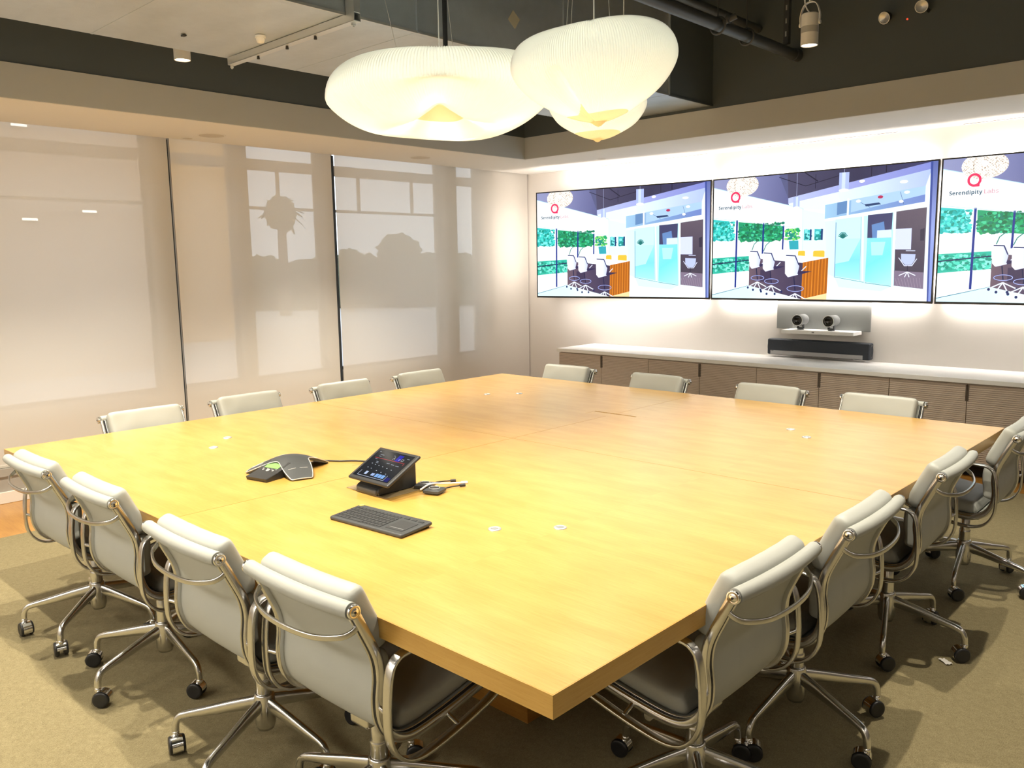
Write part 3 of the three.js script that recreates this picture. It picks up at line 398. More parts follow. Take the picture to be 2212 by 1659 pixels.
  g.textBaseline = 'alphabetic'; g.fillStyle = '#14435e'; g.font = 'bold 41px sans-serif'; const a = g.measureText('Serendipity').width; g.save(); g.translate(0.026 * W, 0.25 * Hh); g.scale(0.119 * W / a, 1); g.fillText('Serendipity', 0, 0); g.restore();
  g.fillStyle = '#c98a9c'; g.font = '41px sans-serif'; const b = g.measureText('Labs').width; g.save(); g.translate(0.149 * W, 0.25 * Hh); g.scale(0.053 * W / b, 1); g.fillText('Labs', 0, 0); g.restore();
  const t = new THREE.CanvasTexture(cv); t.colorSpace = THREE.SRGBColorSpace; return t;
})();
M.screen = std(C(0.01, 0.01, 0.01), 0.25, { emissive: 0xffffff, emissiveMap: screenTex, emissiveIntensity: LEVEL.screen });
{
  const w = 1.9655, h = w * 0.568, y0 = 1.2404, zf = 0.09, a1 = 0.1469;
  const spots = [['left', 0.4044 + w, a1, 'nearest the window corner, turned slightly inward'], ['mid', 0.4044 + 2 * w + 0.0156, 0, 'in the middle above the two cameras'], ['right', 0.4044 + 3 * w + 0.0312, 0, 'farthest from the window corner']];
  for (const [, xr, turn, which] of spots) {                          // each screen hangs from its right edge
    const t = thing('wall_screen', `large black framed wall screen ${which}`, 'screen', [xr, y0, zf], turn, 'three screens on the wall');
    const B = 0.011, bot = 0.018;
    mesh('housing', rb(-w + 0.003, -0.003, 0.003, h - 0.003, -0.042, -0.003, 0.006), M.plastic, t);
    mesh('bezel', [box(-w, 0, 0, bot, -0.012, 0), box(-w, 0, h - B, h, -0.012, 0), box(-w, -w + B, bot, h - B, -0.012, 0), box(-B, 0, bot, h - B, -0.012, 0)], M.plastic, t);
    const g = new THREE.PlaneGeometry(w - 2 * B, h - B - bot); g.translate(-w / 2, (h + bot - B) / 2, -0.002); mesh('screen_panel', g, M.screen, t);
    mesh('wall_mount', box(-w / 2 - 0.2, -w / 2 + 0.2, h / 2 - 0.2, h / 2 + 0.2, -0.088 - (turn ? 0.08 : 0), -0.04), M.blackMetal, t);
    for (const [yy, dir] of [[h - 0.03, 1], [0.03, -1]]) {
      mesh('led_strip', box(-w + 0.08, -0.08, yy - 0.005, yy + 0.005, -0.062, -0.044), M.ledGlow, t);
      const L = new THREE.RectAreaLight(C(1, 0.91, 0.83), LEVEL.led * (dir > 0 ? 1 : 0.7), w - 0.16, 0.014); L.position.set(-w / 2, yy + dir * 0.007, -0.053); L.rotation.x = dir > 0 ? Math.PI / 2 : -Math.PI / 2; t.add(L);
    }
    for (const [xx, dir] of [[-w + 0.03, -1], [-0.03, 1]]) {
      mesh('led_strip', box(xx - 0.005, xx + 0.005, 0.08, h - 0.08, -0.062, -0.044), M.ledGlow, t);
      const L = new THREE.RectAreaLight(C(1, 0.91, 0.83), LEVEL.led * (dir < 0 && turn ? 0.8 : 0.25), 0.014, h - 0.16); L.position.set(xx + dir * 0.007, h / 2, -0.053); L.rotation.y = dir > 0 ? -Math.PI / 2 : Math.PI / 2; t.add(L);
    }
  }
}
// camera plate, cameras, camera box, soundbar
solo('mounting_plate', rb(3.02, 3.855, 0.988, 1.2395, 0.001, 0.014, 0.002), M.plate, 'grey backing plate on the wall under the middle screen', 'plate');
{
  const t = thing('camera_bar', 'white shelf-like camera console below the middle screen', 'console', [3.47, 0.978, 0.108]);
  mesh('body', rbox(0.632, 0.03, 0.185, 0.004), M.white, t); mesh('logo_mark', at(rbox(0.022, 0.012, 0.002, 0.001), -0.03, 0.002, 0.093), M.plate, t);
  for (const [x, l] of [[3.29, 'silver tracking camera nearer the window wall'], [3.565, 'silver tracking camera farther from the window wall']]) {
    const c = thing('tracking_camera', l, 'camera', [x, 0.994, 0.115], 0.0, 'pair of silver cameras under the middle screen');
    mesh('barrel', at(lathe([[0.001, -0.075], [0.038, -0.075], [0.047, -0.066], [0.05, 0.06], [0.0505, 0.073], [0.047, 0.075], [0.044, 0.07]], 36), 0, 0.085, 0, Math.PI / 2), M.camBody, c);
    mesh('lens', at(lathe([[0.001, 0.058], [0.02, 0.058], [0.028, 0.066], [0.044, 0.07], [0.044, 0.06], [0.001, 0.05]], 36), 0, 0.085, 0, Math.PI / 2), M.lens, c);
    mesh('lens_ring', at(new THREE.TorusGeometry(0.047, 0.003, 10, 40), 0, 0.085, 0.074), M.white, c);
    mesh('stand', [at(cyl(0.022, 0.03, 0.012, 28), 0, 0.006, 0), rb(-0.03, -0.018, 0.008, 0.06, -0.014, 0.014, 0.004), rb(0.018, 0.03, 0.008, 0.06, -0.014, 0.014, 0.004), rb(-0.03, 0.03, 0.008, 0.02, -0.014, 0.014, 0.004)], M.graphite, c);
  }
  const s = thing('soundbar', 'long black soundbar with silver strip on the wall above the worktop', 'soundbar', [3.435, 0.828, 0.062]);
  mesh('body', rbox(0.915, 0.142, 0.085, 0.014, 4), M.soundbar, s); mesh('trim_strip', rb(-0.425, 0.40, -0.068, -0.032, 0.04, 0.0445, 0.002), M.sbTrim, s); mesh('indicator', rb(-0.415, -0.395, -0.038, -0.034, 0.0445, 0.0455, 0.0005), M.plastic, s);
  for (const x of [-0.457, 0.457]) mesh('end_cap', at(new THREE.TorusGeometry(0.02, 0.0025, 8, 28), x, 0, 0.0, 0, Math.PI / 2).scale(1, 2.6, 1.5), M.graphite, s);
  mesh('bracket', box(-0.3, 0.3, -0.03, 0.03, -0.061, -0.042), M.blackMetal, s);
}

// ---------------------------------------------------------------- things on the table
{ // conference phone
  const t = thing('conference_phone', 'black three-legged conference phone with silver trim', 'phone', [3.378, TY + 0.0006, 5.305]);
  const dirs = [18, 138, 258].map((d) => d * Math.PI / 180), Rend = 0.182, half = 0.042, aE = Math.atan(half / Rend);
  const Rout = (f) => { let m = 9; for (const d of dirs) { let e = Math.abs(((f - d + Math.PI * 5) % (Math.PI * 2)) - Math.PI); m = Math.min(m, e); } if (m < aE) return Rend / Math.cos(m); const u = (m - aE) / (Math.PI / 3 - aE); return 0.078 + (Rend / Math.cos(aE) - 0.078) * (1 - u) ** 2.1; };
  const hy = (r) => 0.004 + 0.066 * Math.cos(Math.min(1, r / 0.188) * Math.PI / 2) ** 1.15, th = (r) => 0.006 + 0.012 * (1 - r / 0.2);
  const NF = 180, NR = 18, pos = [], idx = [];
  for (const side of [0, 1]) for (let j = 0; j <= NR; j++) for (let i = 0; i < NF; i++) { const f = i / NF * Math.PI * 2, r = Rout(f) * j / NR; pos.push(Math.cos(f) * r, Math.max(0.0006, hy(r) - (side ? th(r) : 0)), Math.sin(f) * r); }
  const o = (NR + 1) * NF; for (let j = 0; j < NR; j++) for (let i = 0; i < NF; i++) { const a = j * NF + i, b = j * NF + (i + 1) % NF, c = a + NF, d = b + NF; idx.push(a, b, c, b, d, c, o + a, o + c, o + b, o + b, o + c, o + d); }
  for (let i = 0; i < NF; i++) { const a = NR * NF + i, b = NR * NF + (i + 1) % NF; idx.push(a, b, o + a, b, o + b, o + a); }
  const g = new THREE.BufferGeometry(); g.setAttribute('position', new THREE.Float32BufferAttribute(pos, 3)); g.setIndex(idx); g.computeVertexNormals(); mesh('shell', g, M.graphite, t);
  for (let k = 0; k < 3; k++) { // trim: one line along each concave edge, out to the middle of the leg ends
    const P = []; for (let i = 0; i <= 60; i++) { const f = dirs[k] + 0.0 + (Math.PI * 2 / 3) * i / 60, r = Rout(f); P.push(V(Math.cos(f) * r, hy(r) + 0.001, Math.sin(f) * r)); } mesh('silver_trim', tube(P, 0.0022, 90, 6), M.silver, t);
    for (const s of [-1, 1]) { const d = V(Math.cos(dirs[k]), 0, Math.sin(dirs[k])), e = V(-d.z, 0, d.x), r = 0.118, P2 = [0.008, 0.04].map((q) => d.clone().multiplyScalar(r).addScaledVector(e, s * q).setY(hy(Math.hypot(r, q)) + 0.0008)); mesh('trim_line', rod(P2[0], P2[1], 0.0012, 6), M.silver, t); }
  }
  const kp = new THREE.Group(); kp.name = 'keypad_console'; kp.rotation.y = -78 * Math.PI / 180 + Math.PI / 2; t.add(kp);      // local +z is outward
  const s = new THREE.Shape(); s.moveTo(0.05, 0.002); s.lineTo(0.188, 0.002); s.lineTo(0.192, 0.012); s.lineTo(0.13, 0.026); s.lineTo(0.06, 0.052); s.lineTo(0.05, 0.05);
  const wg = new THREE.ExtrudeGeometry(s, { depth: 0.112, bevelEnabled: true, bevelSize: 0.003, bevelThickness: 0.004, bevelSegments: 2 }); wg.rotateY(-Math.PI / 2); wg.translate(0.056, 0, 0); mesh('console_body', wg, M.plastic, kp);
  const sl = Math.atan2(0.026, 0.07); mesh('phone_screen', at(new RoundedBoxGeometry(0.078, 0.002, 0.046, 2, 0.001), 0, 0.0445, 0.090, sl), std(C(0.16, 0.32, 0.09), 0.3, { emissive: C(0.16, 0.38, 0.08), emissiveIntensity: 0.35 }), kp);
  const btn = []; const sl2 = Math.atan2(0.014, 0.062); for (let r = 0; r < 4; r++) for (let c = 0; c < 4; c++) btn.push(at(rbox(0.016, 0.003, 0.0085, 0.001), -0.034 + c * 0.0226, 0.0262 - (r * 0.0115 + 0.006) * 0.226, 0.141 + r * 0.0115, sl2)); for (const x of [-0.036, -0.012, 0.012, 0.036]) btn.push(at(rbox(0.008, 0.003, 0.004, 0.001), x, 0.0335, 0.117, sl)); btn.push(at(cyl(0.0095, 0.0095, 0.004, 20), 0, 0.0305, 0.1275, 0.3)); for (const x of [-0.028, 0.028]) btn.push(at(cyl(0.005, 0.005, 0.004, 14), x, 0.0305, 0.1275, 0.3));
  mesh('buttons', btn, std(C(0.28, 0.28, 0.28), 0.5), kp).userData.kind = 'stuff';
}
solo('phone_cable', tube([V(3.34, 0.744, 5.112), V(3.40, 0.744, 5.075), V(3.46, 0.744, 5.02), V(3.56, 0.744, 4.99), V(3.66, 0.744, 5.0), V(3.74, 0.744, 5.05), V(3.80, 0.745, 5.13), V(3.85, 0.746, 5.20)], 0.0035, 60, 8), M.rubber, 'thin black cable between phone and tablet stand', 'cable');
{ // tablet on a dock
  solo('stand_mat', rb(3.79, 4.04, TY + 0.0002, TY + 0.003, 5.145, 5.315, 0.001), M.plateTan, 'thin brown see-through plate under the tablet stand', 'mat');
  const t = thing('tablet_stand', 'black wedge stand holding the tablet', 'stand', [3.955, TY + 0.003, 5.26]);
  const s = new THREE.Shape(); s.moveTo(-0.125, 0.002); s.lineTo(-0.125, 0.1); s.lineTo(-0.118, 0.104); s.lineTo(0.05, 0.022); s.quadraticCurveTo(0.062, 0.012, 0.052, 0.002);
  const g = new THREE.ExtrudeGeometry(s, { depth: 0.13, bevelEnabled: true, bevelSize: 0.003, bevelThickness: 0.004, bevelSegments: 2 }); g.rotateY(-Math.PI / 2); g.translate(0.04, 0.003, 0); mesh('wedge_body', g, M.plastic, t);
  mesh('front_lip', at(rbox(0.128, 0.026, 0.024, 0.01, 4), -0.025, 0.0145, 0.054), M.graphite, t);
  const d = thing('tablet', 'tablet in a black case showing a dark control menu', 'tablet', [3.955, TY + 0.098, 5.252]); d.rotation.x = 0.49;
  // local: x right, -z up the screen, y out of the screen
  mesh('case', rbox(0.246, 0.013, 0.186, 0.011, 4), M.plastic, d);
  const cv = document.createElement('canvas'); cv.width = 1024; cv.height = 768; const q = cv.getContext('2d'); q.fillStyle = '#0a0f18'; q.fillRect(0, 0, 1024, 768);
  const F = (c, x, y, w, h) => { q.fillStyle = c; q.fillRect(x, y, w, h); }; F('#b5303c', 90, 215, 860, 14); F('#b5303c', 935, 215, 14, 70); F('#0d10b8', 640, 40, 130, 170); F('#0c1160', 880, 640, 120, 110); F('#0a0c78', 900, 650, 70, 90);
  for (const [x, y, w] of [[60, 45, 40], [150, 120, 110], [160, 165, 60], [520, 80, 40], [900, 90, 70], [130, 250, 60], [230, 310, 60], [250, 345, 70], [520, 300, 90], [660, 310, 90], [790, 320, 100]]) F('#aab4c4', x, y, w, 12);
  for (const [x, y] of [[180, 380], [290, 395], [400, 400], [520, 410], [660, 425], [800, 440], [180, 500], [290, 510], [470, 535], [620, 550], [770, 565]]) { F('#cfd8e4', x - 12, y, 28, 14); }
  q.strokeStyle = '#dfe8ff'; q.lineWidth = 9; q.beginPath(); q.moveTo(110, 600); q.lineTo(110, 735); q.lineTo(865, 735); q.lineTo(865, 600); q.stroke(); F('#cfe0ff', 250, 600, 70, 90); F('#b8d0ff', 440, 620, 90, 70); for (let i = 0; i < 3; i++) F('#8fc0ff', 560 + i * 90, 610, 80, 90);
  q.strokeStyle = '#e8eef8'; q.lineWidth = 6; q.strokeRect(800, 130, 50, 50); q.beginPath(); q.moveTo(560, 190); q.lineTo(585, 120); q.lineTo(610, 190); q.stroke(); q.beginPath(); q.arc(740, 160, 18, 0, 7); q.stroke();
  const tx = new THREE.CanvasTexture(cv); tx.colorSpace = THREE.SRGBColorSpace;
  const sg = new THREE.PlaneGeometry(0.214, 0.156); sg.rotateX(-Math.PI / 2); sg.translate(0, 0.0071, 0); mesh('display', sg, std(C(0.006, 0.007, 0.009), 0.12, { emissive: 0xffffff, emissiveMap: tx, emissiveIntensity: 0.8 }), d);
}
{ // keyboard
  const k = thing('keyboard', 'black keyboard with built-in touchpad lying on the table', 'keyboard', [4.258, TY, 5.511], 0.087);
  const W = 0.352, D = 0.146; const body = mesh('body', at(rbox(W, 0.014, D, 0.0065, 4), 0, 0.0105, 0, 0.055), M.graphite, k);
  const grp = (x, z, w, d, h = 0.0025) => at(at(rbox(w, h, d, 0.0008), x, 0.0182, z), 0, 0, 0, 0.055);
  const keys = []; for (let r = 0; r < 6; r++) for (let c = 0; c < 13; c++) { if (r === 5 && c > 3 && c < 8) continue; keys.push(grp(-0.158 + c * 0.0176, -0.042 + r * 0.0185, 0.0152, r === 0 ? 0.010 : 0.0155)); } keys.push(grp(-0.158 + 5.5 * 0.0176, -0.042 + 5 * 0.0185, 0.066, 0.0155));
  mesh('keys', keys, M.key, k).userData.kind = 'stuff';
  mesh('touchpad', grp(0.118, 0.012, 0.078, 0.075, 0.0015), M.key, k); mesh('touchpad_line', grp(0.118, 0.036, 0.066, 0.0012, 0.0022), M.silver, k);
  mesh('media_buttons', [grp(0.085, -0.046, 0.022, 0.009), grp(0.118, -0.046, 0.022, 0.009), grp(0.15, -0.046, 0.022, 0.009)], M.key, k); mesh('power_badge', at(at(cyl(0.0085, 0.0085, 0.002, 20), -0.16, 0.0185, -0.062), 0, 0, 0, 0.055), std(C(0.8, 0.62, 0.12), 0.4), k);
  for (const x of [-0.15, 0.15]) mesh('rear_foot', rb(x - 0.015, x + 0.015, 0.0, 0.013, -0.068, -0.056, 0.002), M.plastic, k);
}
for (const [x, z, a, l, P] of [[4.03, 5.115, 0.5, 'square black sharing button beside the tablet stand', [V(4.035, 0.75, 5.085), V(4.02, 0.747, 5.05), V(4.025, 0.746, 5.02), V(4.046, 0.747, 4.995)]], [4.115, 5.14, 0.35, 'square black sharing button touching the white adapter', [V(4.125, 0.75, 5.11), V(4.115, 0.747, 5.08), V(4.115, 0.746, 5.05), V(4.128, 0.747, 5.02)]]]) {
  const t = thing('sharing_button', l, 'dongle', [x, TY, z], a); mesh('body', (() => { const g = new THREE.BoxGeometry(0.07, 0.02, 0.07, 16, 4, 16), p = g.attributes.position; for (let i = 0; i < p.count; i++) { const u = p.getX(i) / 0.035, v = p.getZ(i) / 0.035, e = Math.max(Math.abs(u), Math.abs(v)); p.setXYZ(i, p.getX(i) * (1 - 0.06 * v * v), (p.getY(i) * (1 - 0.55 * e ** 4)) + 0.011, p.getZ(i) * (1 - 0.06 * u * u)); } g.computeVertexNormals(); return g; })(), M.graphite, t);
  mesh('button_ring', at(new THREE.TorusGeometry(0.02, 0.0016, 8, 36), 0, 0.0212, 0, Math.PI / 2), M.silver, t); mesh('button_cap', at(cyl(0.0185, 0.0185, 0.002, 32), 0, 0.0212, 0), M.plastic, t);
  const inv = new THREE.Matrix4().compose(t.position, t.quaternion.setFromEuler(t.rotation), V(1, 1, 1)).invert(), L = P.map((p) => p.clone().applyMatrix4(inv)); const c = mesh('cable', tube(L, 0.0028, 30, 8), M.rubber, t); const e = L[3].clone(), d = L[3].clone().sub(L[2]).normalize(); mesh('usb_plug', rod(e, e.clone().addScaledVector(d, 0.022), 0.006, 10), M.plastic, c);
}
{ const t = thing('adapter_cable', 'short white adapter cable across the sharing buttons', 'cable', [0, 0, 0]); const P = [V(4.06, 0.748, 5.165), V(4.07, 0.764, 5.12), V(4.08, 0.755, 5.06), V(4.09, 0.748, 5.01), V(4.10, 0.746, 4.985)]; mesh('cord', tube(P, 0.0038, 40, 8), M.cordWhite, t); const d = P[4].clone().sub(P[3]).normalize(); mesh('connector', rod(P[4], P[4].clone().addScaledVector(d, 0.024), 0.0065, 12), M.white, t); }
{ const g = new THREE.PlaneGeometry(0.05, 0.026, 12, 6); g.rotateX(-Math.PI / 2); const p = g.attributes.position; for (let i = 0; i < p.count; i++) p.setY(i, 0.014 + noise.noise(p.getX(i) * 90, p.getZ(i) * 90, 1) * 0.007); g.computeVertexNormals(); g.rotateY(-0.6); g.translate(5.56, 0.001, 3.749); solo('paper_scrap', g, std(C(0.75, 0.72, 0.66), 0.9, { side: THREE.DoubleSide }), 'small crumpled white paper scrap on the carpet', 'scrap'); }

// ---------------------------------------------------------------- pendant lamps
function softLamp(profile, pos, { R, pleats, lobe = [], tilt = [0, 0], name, label, wires, coreR = 0.125, light, groove }) {
  const t = thing(name, label, 'pendant lamp', pos);
  const c = new THREE.CatmullRomCurve3(profile.map(([r, y]) => V(r, y, 0)), false, 'catmullrom', 0.5).getSpacedPoints(72), NF = pleats * 4, pos2 = [], idx = [], body = new THREE.Group();
  for (let j = 0; j <= 72; j++) for (let i = 0; i < NF; i++) {
    const f = i / NF * Math.PI * 2, k = i % 4, tri = [0, 1, 0, -1][k], up = THREE.MathUtils.smoothstep(c[j].y, -0.06, 0.1), rr = Math.max(0.0005, c[j].x);
    let m = 1, dy = 0; for (const [n, a, ph, b] of lobe) { m += a * Math.cos(n * f + ph); dy += b * Math.cos(n * f + ph) * Math.min(1, rr / R); }
    let r = rr * m + tri * (0.0025 + 0.0095 * up) * Math.min(1, rr / (0.35 * R));
    let y = c[j].y + dy; if (groove) { const e = Math.atan2(Math.sin(f - groove[0]), Math.cos(f - groove[0])); y += groove[1] * Math.exp(-(e * e) / groove[2]) * THREE.MathUtils.smoothstep(-c[j].y, 0.0, 0.1) * THREE.MathUtils.smoothstep(rr / R, 0.05, 0.4); }
    pos2.push(Math.cos(f) * r, y, Math.sin(f) * r);
  }
  for (let j = 0; j < 72; j++) for (let i = 0; i < NF; i++) { const a = j * NF + i, b = j * NF + (i + 1) % NF, d = a + NF, e = b + NF; idx.push(a, b, d, b, e, d); }
  const g = new THREE.BufferGeometry(); g.setAttribute('position', new THREE.Float32BufferAttribute(pos2, 3)); g.setIndex(idx); g.computeVertexNormals(); g.rotateX(tilt[0]); g.rotateZ(tilt[1]);
  const keep = [], core = []; for (let j = 0; j < 72; j++) (c[j].y < 0.02 && j > 36 && c[j].x < coreR ? core : keep).push(...idx.slice(j * NF * 6, (j + 1) * NF * 6));
  const g2 = g.clone(); g.setIndex(keep); g2.setIndex(core); const shell = mesh('paper_shade', g, M.paper, t); mesh('core_fold', g2, M.kraftPaper, shell);
  const last = profile[profile.length - 1]; mesh('core_tip', at(lathe([[0.001, -0.012], [0.012, -0.008], [0.03, 0.006], [0.036, 0.016]], 24), 0, last[1], 0).rotateX(tilt[0]).rotateZ(tilt[1]), M.kraft, shell);
  for (const [dx, dz, tx, tz, r, m] of wires) mesh(r > 0.01 ? 'stem' : 'wire', rod(V(dx, profile[0][1] + 0.01, dz), V(tx, DECK - pos[1], tz), r, 8), m, t);
  for (const [bx, by, bz, k] of light.bulbs) { const L = new THREE.PointLight(C(1, 0.99, 0.9), LEVEL.bulb * k); L.position.set(bx, by, bz); L.shadow.radius = 2; L.castShadow = true; t.add(L); }
  const A = new THREE.RectAreaLight(C(1, 0.94, 0.78), LEVEL.pendant * light.k, light.s, light.s); A.position.set(0, light.y, 0); A.rotation.x = -Math.PI / 2; t.add(A);
  return t;
}
softLamp([[0.0005, 0.08], [0.1, 0.12], [0.28, 0.15], [0.42, 0.135], [0.50, 0.085], [0.535, 0.01], [0.525, -0.035], [0.44, -0.105], [0.33, -0.15], [0.23, -0.15], [0.13, -0.1], [0.06, -0.05], [0.0005, -0.02]], [3.35, 2.405, 4.37], { R: 0.54, pleats: 230, lobe: [[2, 0.02, 0.6, 0.012], [3, 0.012, 1.9, 0.01]], tilt: [0.0, 0.02], groove: [0.733, 0.085, 0.16], name: 'cloud_pendant', label: 'wide cloud-shaped pleated paper pendant lamp', wires: [[0.03, 0.02, 0.03, 0.02, 0.003, M.cordWhite], [-0.12, 0.12, -0.3, 0.3, 0.0016, M.wire], [0.1, -0.02, -0.02, 0.02, 0.0016, M.wire]], light: { bulbs: [[-0.2, -0.03, 0.15, 1], [0.2, -0.03, -0.15, 1], [0.16, -0.03, 0.18, 0.8], [-0.16, -0.03, -0.18, 0.8]], k: 1, s: 0.5, y: -0.165 } });
softLamp([[0.0005, 0.115], [0.08, 0.14], [0.19, 0.14], [0.28, 0.105], [0.325, 0.04], [0.325, -0.03], [0.265, -0.11], [0.17, -0.175], [0.08, -0.215], [0.0005, -0.235]], [4.27, 2.405, 4.345], { R: 0.325, pleats: 200, lobe: [[2, 0.03, 0.2, 0.012], [1, 0.03, 2.4, 0.02]], tilt: [0.05, 0.06], groove: [1.45, 0.06, 0.012], name: 'drop_pendant', label: 'drop-shaped pleated paper pendant lamp with a pointed bottom', wires: [[0.0, 0.0, 0.0, 0.0, 0.003, M.cordWhite], [-0.08, 0.08, -0.02, 0.02, 0.0016, M.wire], [0.06, -0.03, 0.01, 0, 0.0016, M.wire], [-0.04, 0.1, -0.01, 0.02, 0.0016, M.wire]], light: { bulbs: [[0, -0.05, 0, 1.1]], k: 1.3, s: 0.32, y: -0.255 } });
softLamp([[0.0005, 0.10], [0.08, 0.13], [0.18, 0.12], [0.245, 0.06], [0.255, 0.0], [0.21, -0.07], [0.13, -0.12], [0.06, -0.15], [0.0005, -0.16]], [3.58, 2.43, 3.42], { R: 0.25, pleats: 140, lobe: [[2, 0.02, 0.2, 0.008]], name: 'small_pendant', label: 'smaller pleated paper pendant lamp behind the drop-shaped one', wires: [[0.13, -0.06, 0.13, -0.06, 0.003, M.cordWhite]], light: { bulbs: [[0, 0, 0, 0.7]], k: 0.8, s: 0.26, y: -0.18 } });
solo('hanging_post', [rod(V(3.0, 2.62, 4.0), V(3.0, DECK, 4.0), 0.013, 14)], M.blackMetal, 'thin black post hanging behind the cloud pendant', 'post');

// ---------------------------------------------------------------- ducts, pipes and fittings above
{
  const d = thing('air_duct', 'wide galvanised air duct running toward the screen wall', 'duct', [0, 0, 0]);
  const X0 = 1.72, X1 = 2.91, Y0 = 2.834, Y1 = 3.45; const Z = [SZ + 0.006, 1.68, 2.9, 4.12, 5.34, 6.56, 7.78];
  for (let i = 0; i < Z.length - 1; i++) {
    const s = mesh('duct_section', [box(X0, X1 - 0.006, Y0, Y1, Z[i] + 0.0012, Z[i + 1] - 0.0012)], M.duct, d);
    mesh('side_sheet', box(X1 - 0.006, X1, Y0 + 0.004, Y1, Z[i] + 0.001, Z[i + 1] - 0.001), i === 0 ? M.black : M.duct, s);
    mesh('corner_angle', box(X1 - 0.002, X1 + 0.008, Y0 - 0.006, Y0 + 0.006, Z[i] + 0.001, Z[i + 1] - 0.001), i === 0 ? M.black : M.galv, s);
    if (i) { mesh('flange', box(X1, X1 + 0.012, Y0, Y1, Z[i] - 0.006, Z[i] + 0.006), M.duct, s); mesh('seam_strip', box(X0, X1 - 0.004, Y0 - 0.0015, Y0 - 0.0001, Z[i] - 0.006, Z[i] + 0.006), M.duct, s); }
  }
  mesh('tape_patch', at(rbox(0.002, 0.075, 0.075, 0.0005), X1 + 0.0015, 3.045, 3.36, Math.PI / 4 + 0.15), M.tape, d);
  const h = thing('strut_hanger', 'perforated steel strut slung under the air duct', 'strut', [0, 0, 4.565]);
  mesh('channel', [rb(1.74, 2.985, 2.79, 2.796, -0.021, 0.021, 0.002), rb(1.74, 2.985, 2.79, 2.832, -0.021, -0.017, 0.002), rb(1.74, 2.985, 2.79, 2.832, 0.017, 0.021, 0.002)], M.galv, h);
  for (const x of [2.95, 1.69 + 0.06]) { mesh('threaded_rod', rod(V(x, 2.77, 0), V(x, x > 2 ? DECK : 2.83, 0), 0.005, 10), M.galv, h); mesh('nut', at(cyl(0.011, 0.011, 0.012, 6), x, 2.782, 0), M.galv, h); }
  for (const x of [2.05, 2.35, 2.62]) mesh('bolt', at(cyl(0.007, 0.009, 0.016, 8), x, 2.782, 0), M.blackMetal, h);
  mesh('corner_bracket', [rb(2.915, 2.985, 2.83, 2.90, -0.02, 0.02, 0.003)], M.galv, h);
  const s = thing('ceiling_sensor', 'small white round sensor under the air duct', 'sensor', [2.293, 2.834, 4.69]); mesh('base', at(cyl(0.028, 0.028, 0.012), 0, -0.008, 0), M.white, s); mesh('dome', at(lathe([[0.001, -0.042], [0.017, -0.038], [0.022, -0.026], [0.023, -0.014]], 24), 0, 0, 0), M.white, s);
  solo('duct_clip', rb(2.02, 2.05, 2.824, 2.8315, 4.98, 5.0, 0.002), M.blackMetal, 'small dark clip on the duct underside', 'clip');
}
{
  const p = thing('sprinkler_pipe', 'black pipe with hanger rings running to the upper wall', 'pipe', [3.61, 3.093, 0]);
  mesh('main_pipe', rod(V(0, 0, SZ + 0.02), V(0, 0, 7.9), 0.038, 24), M.pipe, p); mesh('end_cap', rod(V(0, 0, SZ + 0.006), V(0, 0, SZ + 0.075), 0.044, 24), M.pipe, p);
  for (const z of [1.82, 2.2]) { const r = mesh('hanger_ring', at(new THREE.TorusGeometry(0.052, 0.007, 10, 36), 0, -0.004, z), M.pipe, p); mesh('hanger_rod', rod(V(0, 0.05, z), V(0, DECK - 3.093, z), 0.005, 8), M.pipe, r); }
  mesh('branch_tee', [rod(V(0, 0, 2.2), V(0.1, 0.045, 2.15), 0.02, 16), at(cyl(0.026, 0.026, 0.03, 16), 0.06, 0.03, 2.17, 0, 0, 1.2)], M.pipe, p);
  const b = thing('strut_post', 'dark slotted strut post hanging beside the pipe', 'strut', [3.60, 3.15, 1.2]); mesh('post_channel', rb(-0.02, 0.02, 0, DECK - 3.15, -0.02, 0.02, 0.003), M.pipe, b); for (let i = 0; i < 4; i++) mesh('slot_hole', rb(-0.006, 0.006, 0.05 + i * 0.09, 0.085 + i * 0.09, 0.0195, 0.0215, 0.001), M.galv, b);
  const q = thing('electrical_conduit', 'dark straight conduit above the sprinkler pipe', 'conduit', [3.3, 3.34, 0]); mesh('conduit_run', rod(V(0, 0, SZ + 0.02), V(0, 0, 7.9), 0.03, 16), M.pipe, q);
}
function spotLight(t, k, angle = 0.6, target = [0, -1, 0], y = -0.01) {
  const L = new THREE.SpotLight(C(1, 0.9, 0.74), LEVEL.spot * k, 0, angle, 0.55, 2); L.position.set(0, y, 0); L.target.position.set(target[0], y + target[1], target[2]); L.castShadow = true; L.shadow.radius = 1.0; t.add(L); t.add(L.target);
}
